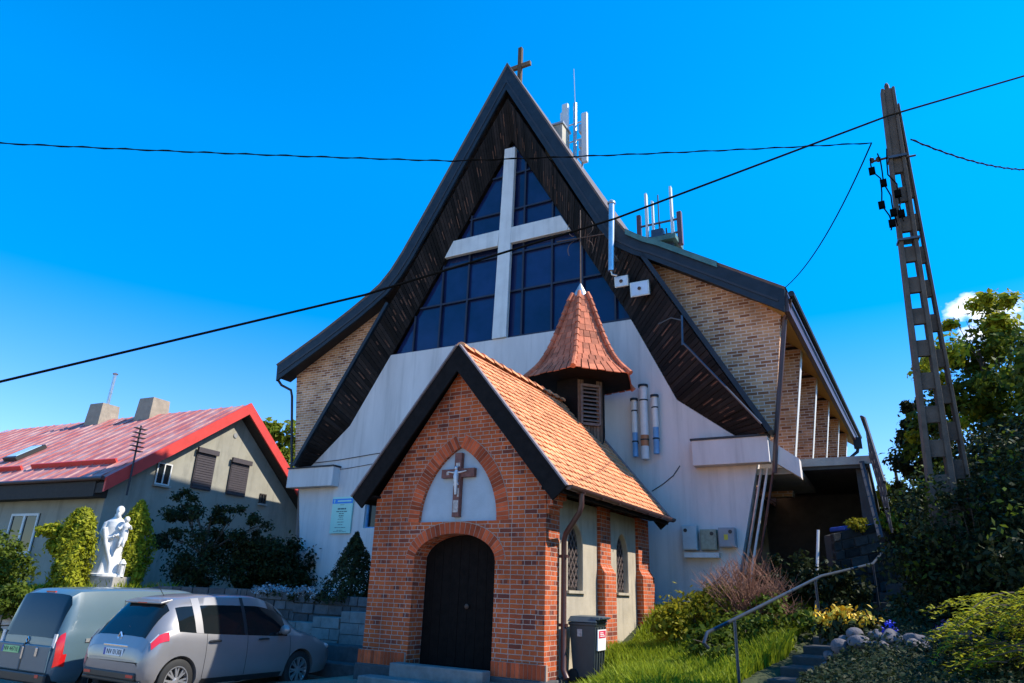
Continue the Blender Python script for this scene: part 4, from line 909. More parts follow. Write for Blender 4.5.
# standing seams and worn sheet joints
sl_ = (Vector((0, RY, RZ))-Vector((0, -.45, EZ-.02))); 
for k in range(34):
    x = .1-k*.6; a = Vector((x, -.45, EZ-.02)); t1 = 1 if x > LX+3.6 else max(.1, (x-LX+.4)/3.9); mb.obox(a+sl_*t1/2+Vector((0, -.01, .012)), (.012, 0, 0), sl_*t1/2, (0, -.010, .014))
rf = mb.build('roof_slope', 'red_roof', house)
mb = MB(); B = [Vector((LX+3.8, RY, RZ)), Vector((.48, RY, RZ)), Vector((.48, 10.1, 3.45)), Vector((LX-.4, 10.1, 3.45))]; mb.hexa([p-Vector((0, 0, .09)) for p in B]+B); mb.build('roof_slope', 'red_roof', house)
for pts, nm in ((((-.47, EZ-.06), (RY, RZ+.02)), 'a'), (((RY, RZ+.02), (10.15, 3.42)), 'b')):
    (y0, z0), (y1, z1) = pts; mb = MB(); mb.hexa([(.46, y0, z0-.42), (.54, y0, z0-.42), (.54, y1, z1-.42), (.46, y1, z1-.42), (.46, y0, z0+.05), (.54, y0, z0+.05), (.54, y1, z1+.05), (.46, y1, z1+.05)])
    fb = mb.build('barge_board', 'red_fascia', house)
    mb = MB(); mb.hexa([(.0, y0, z0-.45), (.458, y0, z0-.45), (.458, y1, z1-.45), (.0, y1, z1-.45), (.0, y0, z0-.14), (.458, y0, z0-.14), (.458, y1, z1-.14), (.0, y1, z1-.14)]); mb.build('verge_boarding', 'house_wood', house)
mb = MB(); mb.box(LX-.35, -.5, EZ-.62, .1, -.02, EZ-.14); mb.build('eaves_boarding', 'house_wood', house)
mb = MB(); mb.tube([(LX, -.55, EZ-.06), (.45, -.55, EZ-.06)], .07, 8); mb.build('gutter', 'brown_metal', house, True)
for k, (x0, x1, t) in enumerate(((-7.4, -5.6, .165), (-5.1, -.5, .175))):
    p = Vector((0, -.45, EZ-.02))+sl_*t; mb = MB(); mb.obox(p+Vector(((x0+x1)/2, -.03, .07)), ((x1-x0)/2, 0, 0), (0, .03, .02), (0, -.05, .08)); mb.build('snow_guard', 'red_fascia', rf)
p = Vector((-7.95, -.45, EZ-.02))+sl_*.41; mb = MB(); mb.obox(p+Vector((0, -.05, .08)), (.42, 0, 0), sl_.normalized()*.62, (0, -.05, .06)); sk = mb.build('skylight', 'black_plastic', rf)
mb = MB(); mb.obox(p+Vector((0, -.10, .15)), (.32, 0, 0), sl_.normalized()*.52, (0, -.006, .008)); mb.build('pane', 'lamp_glass', sk)
# gable shutters, small windows, vent
for y0, y1, z0, z1, nm in ((3.2, 4.1, 3.98, 5.40, 's'), (4.9, 5.85, 3.98, 5.32, 's')):
    mb = MB(); mb.box(.002, y0, z0, .07, y1, z1); sh = mb.build('shutter', 'shutter', house)
    mb = MB(); mb.box(.0725, y0-.04, z1-.09, .17, y1+.04, z1+.09); mb.build('shutter_box', 'shutter', sh)
    mb = MB()
    for k in range(14): z = z0+.03+k*(z1-z0-.15)/14; mb.box(.0715, y0+.03, z, .085, y1-.03, z+.07)
    mb.build('shutter_slats', 'shutter', sh)
for y0, y1, z0, z1 in ((1.65, 2.25, 3.90, 4.66), (6.7, 7.05, 3.85, 4.25)):
    mb = MB(); mb.box(.002, y0, z0, .03, y1, z1); w_ = mb.build('window', 'glass_dark', house)
    mb = MB(); w = .045
    for a, b, c_, d in ((y0, z0, y0+w, z1), (y1-w, z0, y1, z1), (y0+w, z0, y1-w, z0+w), (y0+w, z1-w, y1-w, z1), ((y0+y1)/2-.02, z0+w, (y0+y1)/2+.02, z1-w)): mb.box(.031, a, b, .06, c_, d)
    mb.build('window_frame', 'white_paint' if y0 < 3 else 'house_wood', w_)
    mb = MB(); mb.box(.002, y0-.05, z0-.07, .12, y1+.05, z0-.003); mb.build('sill', 'concrete', w_)
mb = MB(); mb.lathe((.002, 4.9, 6.3), [(.10, 0), (.10, .03)], 14, ax=(1, 0, 0)); mb.build('vent', 'galvanised', house)
for k, (x0, x1) in enumerate(((-4.6, -3.1), (-7.4, -5.6), (-10.5, -8.7))):
    mb = MB(); mb.box(x0, -.03, 1.42, x1, -.002, 2.75); w_ = mb.build('window', 'glass_dark', house)
    mb = MB()
    for a, b, c_, d in ((x0, 1.42, x0+.07, 2.75), (x1-.07, 1.42, x1, 2.75), (x0+.07, 1.42, x1-.07, 1.5), (x0+.07, 2.67, x1-.07, 2.75), ((x0+x1)/2-.05, 1.5, (x0+x1)/2+.05, 2.67)): mb.box(a, -.07, b, c_, -.031, d)
    mb.build('window_frame', 'white_paint', w_)
    mb = MB(); mb.box(x0-.08, -.16, 1.33, x1+.08, -.002, 1.41); mb.build('sill', 'concrete', w_)
for k, (x0, ht) in enumerate(((-5.25, 1.1), (-8.55, 1.12))):
    mb = MB(); mb.hexa([(x0-.52, RY-.5, RZ-.9), (x0+.52, RY-.5, RZ-.9), (x0+.52, RY+.5, RZ-.9), (x0-.52, RY+.5, RZ-.9), (x0-.44, RY-.42, RZ+ht-.42), (x0+.44, RY-.42, RZ+ht-.42), (x0+.44, RY+.42, RZ+ht-.42), (x0-.44, RY+.42, RZ+ht-.42)]); chm = mb.build('chimney', 'chimney_render', house)
    if k: mb = MB(); mb.tube([(x0+.15, RY, RZ+ht-.35), (x0+.18, RY, RZ+ht+1.05)], .075, 10); mb.lathe((x0+.18, RY, RZ+ht+1.05), [(.1, 0), (.13, .05), (.02, .12)], 10); mb.build('flue', 'steel', chm, True)
mb = MB(); mb.tube([(.60, .30, 3.3), (.58, .28, 5.62)], .03, 6)
for z in (4.75, 4.9, 5.05, 5.2, 5.35, 5.5): mb.box(.50, .08, z, .66, .5, z+.025)
mb.build('roof_aerial', 'dark_trim', house)

# ------------------------------------------------------------------ terrace edge on the left: walls and ground cover
def stone_wall(name, label, pts, course=.2, depth=.4, mat_='stone', seed=1, group=None, flat=None):
    rnd = random.Random(seed); p0 = pts[0]; t = thing(name, label, 'wall', (p0[0], p0[1], p0[2]), 0, group, keep_world=True)
    mb = MB(); co = MB()
    for (xa, ya, za, ha), (xb, yb, zb, hb) in zip(pts, pts[1:]):
        L = hypot(xb-xa, yb-ya); d = Vector(((xb-xa)/L, (yb-ya)/L, 0)); nn = Vector((d.y, -d.x, 0)); rows = max(1, round(max(ha, hb)/course))
        co.hexa([Vector((xa, ya, za))+nn*0, Vector((xb, yb, zb))+nn*0, Vector((xb, yb, zb))-nn*depth, Vector((xa, ya, za))-nn*depth, Vector((xa, ya, za+ha-.03)), Vector((xb, yb, zb+hb-.03)), Vector((xb, yb, zb+hb-.03))-nn*depth, Vector((xa, ya, za+ha-.03))-nn*depth])
        for r in range(rows):
            s = -rnd.uniform(0, .2)
            while s < L:
                w = rnd.uniform(.22, .5); a, b = max(0, s+.012), min(L, s+w-.012); s += w
                if b-a < .05: continue
                t0, t1 = a/L, b/L; za_ = za+(zb-za)*t0; zb_ = za+(zb-za)*t1; h0 = ha+(hb-ha)*t0; h1 = ha+(hb-ha)*t1; e = rnd.uniform(.02, .06)
                q = [Vector((xa, ya, za_+h0*r/rows+.012))+d*a, Vector((xa, ya, zb_+h1*r/rows+.012))+d*b, Vector((xa, ya, zb_+h1*(r+1)/rows-.012))+d*b, Vector((xa, ya, za_+h0*(r+1)/rows-.012))+d*a]
                mb.hexa([q[0]+nn*e, q[1]+nn*e, q[1]-nn*.1, q[0]-nn*.1, q[3]+nn*e*.8, q[2]+nn*e*.8, q[2]-nn*.1, q[3]-nn*.1])
    co.build('core', 'concrete_dark', t); mb.build('facing_stones', mat_, t, bevel=.012)
    return t
def wp(i, h0): x, y = WALL[i]; z = idw(CT, x, y)-.2; return (x, y, z, h0-z)
stone_wall('stone_wall', 'low dry stone wall of pale blocks under the grassy bank, left of the van', [(-26, 4.5, -.8, 1.45), (-20, 7.8, -.7, 1.45), (-18.7, 9.3, -.6, 1.5)], .24, .4, 'stone', 2)
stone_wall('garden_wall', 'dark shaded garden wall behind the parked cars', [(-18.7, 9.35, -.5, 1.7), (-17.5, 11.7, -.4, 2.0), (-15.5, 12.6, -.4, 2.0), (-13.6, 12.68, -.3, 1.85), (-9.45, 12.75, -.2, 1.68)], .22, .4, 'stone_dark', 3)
blk = thing('block_wall', 'stepped wall of grey concrete blocks beside the chapel', 'wall', (-11, 12.2, 0), 0, keep_world=True)
hts = [(-13.2, -12.4, .92), (-12.4, -11.55, 1.06), (-11.55, -10.65, 1.20), (-10.65, -9.45, 1.40)]
for x0, x1, h in hts:
    mb = MB(); z = h; k = 0
    while z > -.2:
        off = 0 if k % 2 else .28; x = x0-off
        while x < x1:
            a, b = max(x0, x)+.006, min(x1, x+.55)-.006
            if b-a > .06: mb.box(a, 12.15+random.uniform(0, .02), z-.225, b, 12.6, z)
            x += .55
        z -= .235; k += 1
    mb.build('block', 'block_grey', blk, bevel=.008); mb = MB(); mb.box(x0+.01, 12.2, -.2, x1-.01, 12.58, h-.02); mb.build('core', 'concrete_dark', blk)
gs = thing('garden_steps', 'two dark stone steps below the stepped block wall', 'steps', (-10.6, 11.8, 0), 0, keep_world=True)
mb = MB(); mb.box(-11.9, 11.75, -.3, -9.6, 12.14, .55); mb.build('upper_step', 'stone_dark', gs, bevel=.02); mb = MB(); mb.box(-12.0, 11.35, -.3, -9.6, 11.748, .25); mb.build('lower_step', 'stone_dark', gs, bevel=.02)
p, n_ = clump_points([(x, 12.75, 1.56, .35, .22, .12) for x in np.arange(-14.9, -12.2, .4)], 2600, 60, .4, .2); n_[:, 2] += 1
o = leaf_mesh('flowering_cushion', p, n_, .03, 'flower_white', None); tag(o, 'cushion of small white flowers spilling over the dark garden wall', 'flowers')
p, n_ = clump_points([(x, 12.75, 1.48, .35, .25, .1) for x in np.arange(-15, -12.1, .4)], 1200, 40, .4, .2); leaf_mesh('foliage', p, n_, .04, 'leaf_dark', o)
# statue
sp = Vector((-18.75, 10.85, gz(-18.75, 10.85)))
pz = 1.30
ped = thing('pedestal', 'pale stone pedestal under the white statue', 'pedestal', (sp.x, sp.y, sp.z-.15), R(28))
mb = MB(); mb.box(-.62, -.5, -.2, .62, .5, .28); mb.build('lower_block', 'stone', ped, bevel=.02)
mb = MB(); mb.box(-.50, -.40, .281, .50, .40, .56); mb.build('upper_block', 'concrete', ped, bevel=.02)
mb = MB()
for k in range(6): mb.box(-.6+k*.205, -.525, -.1, -.6+k*.205+.18, -.502, .22)
mb.build('slab_facing', 'stone', ped, bevel=.01)
st = thing('statue', 'white statue of a robed man holding a child on a stone pedestal', 'statue', (sp.x, sp.y, sp.z-.15+.561), R(52))
mb = MB(); prof = [(0, .33, .27), (.06, .34, .28), (.3, .30, .25), (.6, .265, .225), (.85, .255, .205), (1.05, .27, .20), (1.25, .285, .19), (1.38, .25, .165), (1.45, .15, .12), (1.50, .085, .085), (1.58, .07, .08)]
n = 40; vv = []; ff = []
for i, (z, rx, ry) in enumerate(prof):
    for j in range(n):
        a = 2*pi*j/n; f_ = 1+(.07*max(0, 1-z/1.3))*sin(a*9+z*2)+.03*sin(a*5-z*6); vv.append((rx*f_*cos(a)+.03*sin(z*2), ry*f_*sin(a), z))
for i in range(len(prof)-1):
    for j in range(n): ff.append((i*n+j, i*n+(j+1) % n, (i+1)*n+(j+1) % n, (i+1)*n+j))
ff.append(tuple(range(n-1, -1, -1))); ff.append(tuple((len(prof)-1)*n+j for j in range(n))); mb.add(vv, ff)
mb.ball((.03, -.03, 1.66), (.09, .105, .125), 14, 10); mb.ball((.03, -.11, 1.56), (.055, .05, .09), 10, 8); mb.ball((.03, -.135, 1.655), (.018, .03, .03), 8, 6); mb.ball((.03, .03, 1.69), (.105, .105, .12), 12, 8)
mb.tube([(-.20, 0, 1.34), (-.255, -.06, 1.06), (-.14, -.19, .93), (.05, -.22, .98)], [.095, .085, .065, .045], 10)
mb.tube([(.21, 0, 1.34), (.27, -.08, 1.10), (.20, -.20, 1.02), (.10, -.24, 1.04)], [.095, .085, .065, .045], 10)
mb.tube([(-.22, -.12, 1.2), (-.10, -.24, .8), (.08, -.26, .35), (.12, -.24, .05)], [.07, .06, .05, .05], 8); mb.tube([(-.22, -.02, 1.15), (-.27, -.02, .6), (-.30, 0, .05)], [.05, .06, .06], 8)
for q in range(4): mb.tube([(.02+q*.022, -.27, 1.03), (.05+q*.022, -.31, 1.035), (.06+q*.02, -.315, 1.0)], .012, 6)
fig = mb.build('figure', 'statue_white', st, True); rm = fig.modifiers.new('r', 'REMESH'); rm.mode = 'VOXEL'; rm.voxel_size = .016; rm.use_smooth_shade = True
mb = MB(); mb.lathe((.27, -.22, 1.02), [(.03, -.16), (.10, -.12), (.095, .05), (.085, .16), (.10, .24), (.085, .30), (.045, .34), (.04, .37)], 14); mb.ball((.27, -.23, 1.44), (.075, .08, .088), 12, 8); mb.ball((.27, -.305, 1.435), (.012, .018, .018), 6, 5)
mb.tube([(.20, -.25, 1.28), (.14, -.30, 1.18), (.10, -.30, 1.24)], [.04, .032, .022], 8); mb.tube([(.35, -.24, 1.28), (.42, -.30, 1.2), (.40, -.36, 1.28)], [.04, .032, .022], 8); mb.tube([(.24, -.28, .95), (.22, -.33, .82), (.21, -.33, .72)], [.05, .04, .03], 8); mb.tube([(.31, -.28, .95), (.31, -.34, .83), (.31, -.34, .73)], [.05, .04, .03], 8)
cf = mb.build('child', 'statue_white', st, True); rm = cf.modifiers.new('r', 'REMESH'); rm.mode = 'VOXEL'; rm.voxel_size = .013; rm.use_smooth_shade = True
mb = MB(); mb.lathe((0, 0, .002), [(.42, 0), (.42, .05), (.38, .07)], 20); mb.build('plinth', 'statue_white', st)
ln = thing('grave_lantern', 'small white grave lantern beside the foot of the statue', 'lantern', (sp.x+.42, sp.y+.16, sp.z-.15+.561), R(28))
mb = MB(); mb.lathe((0, 0, 0), [(.09, 0), (.08, .04), (.07, .06)], 8); mb.lathe((0, 0, .32), [(.10, 0), (.06, .07), (.015, .12)], 8)
for k in range(4): a = k*pi/2+.4; mb.tube([(.07*cos(a), .07*sin(a), .05), (.07*cos(a), .07*sin(a), .33)], .012, 5)
mb.build('frame', 'white_paint', ln); mb = MB(); mb.lathe((0, 0, .06), [(.055, 0), (.055, .26)], 10); mb.build('glass', 'lamp_clear', ln, True)
mb = MB()
for k in range(9): a = k*.7; mb.ball((.07*cos(a), .07*sin(a), .16+.03*(k % 3)), .045, 8, 6)
pot = thing('flower_pot', 'pot of white flowers at the left foot of the statue', 'flower pot', (sp.x-.30, sp.y-.36, sp.z-.15+.561), 0); mb.build('blossom', 'statue_white', pot, True); mb = MB(); mb.lathe((0, 0, 0), [(.06, 0), (.09, .13)], 12); mb.build('pot', 'concrete', pot)
# shrubs on the terrace
GT = 'columnar evergreens beside the statue'
cone_shrub('columnar_thuja', 'sunlit columnar evergreen with a bushy side branch, left of the statue', -18.75, 9.95, 2.4, [(0, .28), (.15, .38), (.5, .39), (.85, .32), (1, .14)], 9500, .055, 'leaf_thuja', GT, lobes=[(-.55, -.3, 1.80, .30, .28, .22), (-.35, -.2, 1.45, .25, .25, .3), (-.80, -.45, 1.90, .2, .2, .13)])
cone_shrub('columnar_thuja', 'slim pointed sunlit evergreen, right of the statue', -18.85, 11.5, 2.45, [(0, .30), (.2, .46), (.5, .45), (.8, .30), (1, .05)], 8500, .055, 'leaf_thuja', GT)
cone_shrub('cone_conifer', 'dark cone shaped conifer in front of the church wall, beside the chapel', -12.25, 13.15, 1.62, [(0, .66), (.25, .6), (.6, .36), (.85, .15), (1, .02)], 5200, .05, 'leaf_dark', z=1.4)
bush('low_shrub', 'low dark bush at the foot of the cone shaped conifer', -11.5, 13.3, [(0, 0, .3, .4, .35, .3)], 1800, .05, 'leaf_dark', z=1.4)
tree('spreading_yew', 'dark spreading evergreen in front of the house gable', -18.6, 13.6, 2.8, [(-.7, -.4, 2.75, .5, .4, .35), (-.6, -.4, 2.2, 1.0, .7, .25), (.5, .3, 2.3, .9, .6, .22), (1.2, .75, 2.0, .75, .5, .22), (-1.0, -.6, 1.6, .8, .6, .3), (.3, .2, 1.5, 1.2, .8, .45), (.2, 0, .8, 1.3, .9, .6)], 12000, .05, 'leaf_dark', tr=.09, sub=80)
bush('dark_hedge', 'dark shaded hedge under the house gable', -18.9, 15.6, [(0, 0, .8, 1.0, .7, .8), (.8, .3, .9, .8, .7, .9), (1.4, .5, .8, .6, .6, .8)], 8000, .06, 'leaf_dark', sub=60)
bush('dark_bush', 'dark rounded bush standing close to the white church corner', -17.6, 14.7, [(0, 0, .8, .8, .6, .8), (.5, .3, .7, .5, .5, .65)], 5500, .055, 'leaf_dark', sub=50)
bush('round_bush', 'rounded bush with a sunlit top at the left picture edge', -21.1, 9.3, [(0, 0, .85, .75, .75, .85)], 4200, .06, 'leaf_mid', sub=40)
bush('low_hedge', 'low sunlit hedge on the grassy bank behind the van', -20.2, 9.3, [(k*.5, k*.35, .28, .4, .35, .28) for k in range(-4, 3)], 6000, .055, 'leaf_thuja', z=.85, sub=70)
bush('low_shrub', 'small dark shrub between the low hedge and the left evergreen', -18.9, 8.9, [(0, 0, .3, .4, .35, .32)], 1800, .05, 'leaf_mid', z=.9)
tree('garden_tree', 'bright leafy tree rising between the red roof and the church', -27.9, 23.6, 9.0, [(0, 0, 6.2, 1.1, 1.1, 1.5), (-.3, 0, 8.0, 1.2, 1.0, 1.2), (.5, .2, 4.8, 1.2, 1.0, 1.2)], 3800, .17, 'leaf_bright', z=.6, sub=55)
for k, (a, b) in enumerate((((-21.0, 8.75), .6), ((-20.3, 8.9), .95))):
    mb = MB(); mb.tube([(a[0], a[1], gz(*a)-.1), (a[0], a[1], gz(*a)+b)], .025, 6); tag(mb.build('garden_stake', ['pipe_white', 'rusty_iron'][k]), ['short white stake on the grassy bank', 'rusty brown stake on the grassy bank by the round bush'][k], 'stake')

# ------------------------------------------------------------------ cars
def crom(xs, ys, x):
    i = max(1, min(len(xs)-1, np.searchsorted(xs, x))); i0 = i-1
    def tan(k):
        if k == 0: return (ys[1]-ys[0])/(xs[1]-xs[0])
        if k == len(xs)-1: return (ys[-1]-ys[-2])/(xs[-1]-xs[-2])
        a = (ys[k]-ys[k-1])/(xs[k]-xs[k-1]); b = (ys[k+1]-ys[k])/(xs[k+1]-xs[k])
        return 0 if a*b <= 0 else 2*a*b/(a+b)
    h = xs[i]-xs[i0]; t = (x-xs[i0])/h; m0, m1 = tan(i0)*h, tan(i)*h
    return ys[i0]*(2*t**3-3*t*t+1)+m0*(t**3-2*t*t+t)+ys[i]*(-2*t**3+3*t*t)+m1*(t**3-t*t)
def car_body(spec, extra=()):
    S = np.array(spec); xs = S[:, 0]; st_ = sorted(set([round(v, 3) for a, b in zip(xs, xs[1:]) for v in np.linspace(a, b, max(2, int((b-a)/.07)+1))]) | set(extra))
    secs = []
    for x in st_:
        zb, ze, zr, wl, wb, wr = [crom(xs, S[:, k], x) for k in range(1, 7)]
        zr = max(zr, ze+.03); wr = min(wr, wb-.03)
        P = [(0, zb), (wl*.6, zb), (wl*.93, zb+.03), (wl*.985, zb+.12), (wl, zb+(ze-zb)*.35), (wl*1.005, zb+(ze-zb)*.6), (wl*.99, ze-(ze-zb)*.16), (wb, ze)]
        gh = zr-ze
        for t in (.08, .3, .55, .8): P.append((wb+(wr-wb)*(t**1.25)-.012, ze+gh*t*.93))
        P += [(wr-.03, zr-gh*.045), (wr-.11, zr-.004), (wr*.55, zr+.012*min(1, gh*3)), (0, zr+.018*min(1, gh*3))]
        secs.append(P)
    return st_, secs
def car_mesh(st_, secs):
    nP = len(secs[0]); ring_n = 2*nP-2; v = []; f = []
    for x, P in zip(st_, secs):
        for (y, z) in P: v.append((x, -y, z))
        for (y, z) in P[-2:0:-1]: v.append((x, y, z))
    for i in range(len(st_)-1):
        for j in range(ring_n): f.append((i*ring_n+j, (i+1)*ring_n+j, (i+1)*ring_n+(j+1) % ring_n, i*ring_n+(j+1) % ring_n))
    f.append(tuple(range(ring_n))); f.append(tuple((len(st_)-1)*ring_n+j for j in range(ring_n-1, -1, -1)))
    return v, f, ring_n, nP
def patch(st_, secs, sel, name, mat_, parent, off=.004, sides=(0, 1), inset=None):
    """a panel lying just proud of the body: sel(xmid, j) picks cells between section points j, j+1"""
    objs = []
    for side in sides:
        mb = MB(); s = -1 if side == 0 else 1
        for i in range(len(st_)-1):
            for j in range(len(secs[0])-1):
                if not sel((st_[i]+st_[i+1])/2, j): continue
                a = (st_[i], s*secs[i][j][0], secs[i][j][1]); b = (st_[i+1], s*secs[i+1][j][0], secs[i+1][j][1]); c_ = (st_[i+1], s*secs[i+1][j+1][0], secs[i+1][j+1][1]); d = (st_[i], s*secs[i][j+1][0], secs[i][j+1][1])
                mb.add([a, b, c_, d], [(0, 1, 2, 3) if s < 0 else (3, 2, 1, 0)])
        bm = bmesh.new(); 
        for p in mb.v: bm.verts.new(p)
        bm.verts.ensure_lookup_table()
        for q in mb.f: bm.faces.new([bm.verts[k] for k in q])
        bmesh.ops.remove_doubles(bm, verts=bm.verts, dist=1e-5); bm.normal_update()
        for vtx in bm.verts: vtx.co += vtx.normal*off
        me = bpy.data.meshes.new(name); bm.to_mesh(me); bm.free(); me.materials.append(M[mat_]); me.polygons.foreach_set('use_smooth', [True]*len(me.polygons)); uvbox(me)
        o = bpy.data.objects.new(name, me); C.objects.link(o); attach(o, parent); objs.append(o)
        if sides == (2,): break
    return objs
def top_patch(st_, secs, xa, xb, jmin, name, mat_, parent, off=.004):
    mb = MB(); nP = len(secs[0])
    for i in range(len(st_)-1):
        if not xa <= (st_[i]+st_[i+1])/2 <= xb: continue
        for j in range(jmin, nP-1):
            for s in (-1, 1):
                a = (st_[i], s*secs[i][j][0], secs[i][j][1]); b = (st_[i+1], s*secs[i+1][j][0], secs[i+1][j][1]); c_ = (st_[i+1], s*secs[i+1][j+1][0], secs[i+1][j+1][1]); d = (st_[i], s*secs[i][j+1][0], secs[i][j+1][1])
                mb.add([a, b, c_, d], [(0, 1, 2, 3) if s < 0 else (3, 2, 1, 0)])
    bm = bmesh.new()
    for p in mb.v: bm.verts.new(p)
    bm.verts.ensure_lookup_table()
    for q in mb.f:
        try: bm.faces.new([bm.verts[k] for k in q])
        except ValueError: pass
    bmesh.ops.remove_doubles(bm, verts=bm.verts, dist=1e-5); bm.normal_update()
    for vtx in bm.verts: vtx.co += vtx.normal*off
    me = bpy.data.meshes.new(name); bm.to_mesh(me); bm.free(); me.materials.append(M[mat_]); me.polygons.foreach_set('use_smooth', [True]*len(me.polygons)); uvbox(me)
    o = bpy.data.objects.new(name, me); C.objects.link(o); attach(o, parent); return o
def wheel(parent, x, y, r, s, spokes):
    t = MB(); w = .21; t.lathe((x, y, r), [(r*.62, .06), (r*.62, -.10), (r*.9, -.105), (r*.985, -.085), (r, -.06), (r, .06), (r*.985, .085), (r*.9, .105), (r*.64, .10), (r*.62, .06)], 44, ax=(0, s, 0), cap=False); ty = t.build('wheel', 'black_rubber', parent, True)
    rm = MB(); rm.lathe((x, y, r), [(r*.66, -.06), (r*.68, .104), (r*.63, .104), (r*.60, .02)], 40, ax=(0, s, 0), cap=False)
    for k in range(spokes):
        for dlt in (-.14, .14):
            a = 2*pi*k/spokes; a2 = a+dlt; p0 = Vector((x+.05*cos(a), y+s*.085, r+.05*sin(a))); p1 = Vector((x+r*.63*cos(a2), y+s*.075, r+r*.63*sin(a2))); d = (p1-p0); sd = d.cross(Vector((0, 1, 0))).normalized()
            rm.obox((p0+p1)/2, d/2, sd*.014, (0, .014, 0))
    rm.lathe((x, y+s*.06, r), [(.07, 0), (.065, .035), (.03, .045)], 16, ax=(0, s, 0)); rm.build('rim', 'alloy', ty)
    bk = MB(); bk.lathe((x, y, r), [(r*.62, -.06), (r*.62, -.02)], 30, ax=(0, s, 0)); bk.build('brake', 'black_plastic', ty)
def arches(body, xs, r, w):
    cs = []
    for x, rr in xs:
        for s in (-1, 1):
            c_ = MB(); c_.lathe((x, s*(w-.05), rr), [(r, -.26), (r, .3)], 40, ax=(0, s, 0)); cs.append(c_)
    carve(body, cs)
    body.data.polygons.foreach_set('use_smooth', [True]*len(body.data.polygons)); body.data.set_sharp_from_angle(angle=R(38))
def plate(parent, x, y, z, txt, mat_, w=.26, tilt=0.):
    mb = MB(); mb.box(x-.014, y-w, z-.055, x-.002, y+w, z+.055); p = mb.build('number_plate', mat_, parent)
    mb = MB(); mb.box(x-.0165, y+w-.05, z-.053, x-.0145, y+w-.002, z+.053); mb.build('plate_band', 'plate_blue', p)
    t = text('plate_text', txt, .105, 'ink', p, (x-.0165, y-.025, z), (R(90), 0, R(-90)), .001)
# --- silver hatchback
hat = thing('hatchback', 'silver hatchback parked with its front half in shade beside the van', 'car', (-11.60, 7.12, -.12), R(90)); hat.scale = (.95, 1, 1)
sp_ = [(0, .50, .60, .66, .70, .66, .58), (.03, .36, .74, .82, .80, .77, .62), (.09, .30, .90, .98, .865, .82, .62), (.2, .27, 1.02, 1.16, .90, .85, .60), (.36, .25, 1.06, 1.38, .91, .865, .575), (.55, .24, 1.06, 1.535, .915, .875, .57), (.8, .23, 1.04, 1.575, .918, .88, .575), (1.4, .22, 1.0, 1.615, .92, .885, .59), (2.2, .22, .96, 1.61, .92, .885, .59), (2.65, .22, .94, 1.53, .92, .88, .57), (3.1, .22, .93, 1.28, .92, .87, .57), (3.4, .22, .93, 1.05, .92, .86, .60), (3.75, .22, .87, .96, .91, .83, .60), (4.1, .24, .77, .86, .85, .75, .52), (4.28, .30, .64, .73, .74, .62, .42), (4.37, .42, .54, .58, .55, .48, .30)]
s1, s2 = car_body(sp_); v, f, rn, nP = car_mesh(s1, s2); mb = MB(); mb.add(v, f); body = mb.build('body', 'silver_paint', hat, True)
arches(body, [(.62, .33), (3.32, .33)], .375, .90)
for x in (.62, 3.32):
    for s in (-1, 1): wheel(hat, x, s*.80, .33, s, 8)
W0 = 7
for nm, xa, xb in (('quarter_window', .52, .90), ('rear_side_window', 1.0, 1.90), ('front_side_window', 2.0, 2.98)):
    for o in patch(s1, s2, lambda x, j: xa <= x <= xb and W0 <= j <= 10, nm, 'glass_dark', hat, .005): pass
mb_ = top_patch(s1, s2, .13, .47, 11, 'rear_window', 'glass_dark', hat, .005); top_patch(s1, s2, 2.55, 3.28, 11, 'windscreen', 'glass_dark', hat, .005)
patch(s1, s2, lambda x, j: 0.91 <= x <= 0.99 and 7 <= j <= 11, 'pillar_trim', 'silver_paint', hat, .004); patch(s1, s2, lambda x, j: 1.91 <= x <= 1.99 and 7 <= j <= 11, 'pillar_trim', 'black_plastic', hat, .004)
sl2 = patch(s1, s2, lambda x, j: 1.08 <= x <= 2.88 and j == 2, 'sill_trim', 'black_plastic', hat, .006)
for s in (-1, 1):
    lp = patch(s1, s2, lambda x, j: .07 <= x <= .40 and j == 6, 'tail_light', 'lamp_red', hat, .009, (0 if s < 0 else 1,))[0]
    patch(s1, s2, lambda x, j: .07 <= x <= .24 and j == 7, 'clear_lens', 'lamp_clear', lp, .008, (0 if s < 0 else 1,))
    top_patch(s1, s2, .04, .11, 9, 'tailgate_trim', 'silver_paint', hat, .003) if s < 0 else None
    mb = MB(); mb.ball((2.75, s*1.02, 1.05), (.08, .12, .085), 14, 8); mb.tube([(2.78, s*.86, 1.0), (2.75, s*.98, 1.03)], .03, 6); mb.build('mirror', 'silver_paint', hat, True)
    mb = MB(); mb.tube([(1.14, s*.925, .90), (1.2, s*.945, .91), (1.32, s*.945, .91), (1.38, s*.922, .90)], .016, 7); mb.build('door_handle', 'black_plastic', hat, True)
    mb = MB(); mb.tube([(2.22, s*.925, .90), (2.28, s*.945, .905), (2.40, s*.945, .905), (2.46, s*.922, .90)], .016, 7); mb.build('door_handle', 'black_plastic', hat, True)
    mb = MB(); mb.ball((4.12, s*.66, .70), (.18, .14, .075), 14, 8); mb.build('headlight', 'lamp_clear', hat, True)
    # shut lines of the doors
    for xd in (1.08, 2.0, 3.05):
        i = min(range(len(s1)), key=lambda q: abs(s1[q]-xd)); mb = MB(); mb.tube([(s1[i], s*(p[0]+.001), p[1]) for p in s2[i][3:8]], .004, 4); mb.build('door_seam', 'black_plastic', hat)
mb = MB(); mb.obox((.47, 0, 1.505), (.11, 0, .026), (0, .50, 0), (-.004, 0, .016)); sp2 = mb.build('spoiler', 'silver_paint', hat, bevel=.01)
mb = MB(); mb.box(.352, -.12, 1.472, .362, .12, 1.488); mb.build('brake_light', 'lamp_red', sp2)
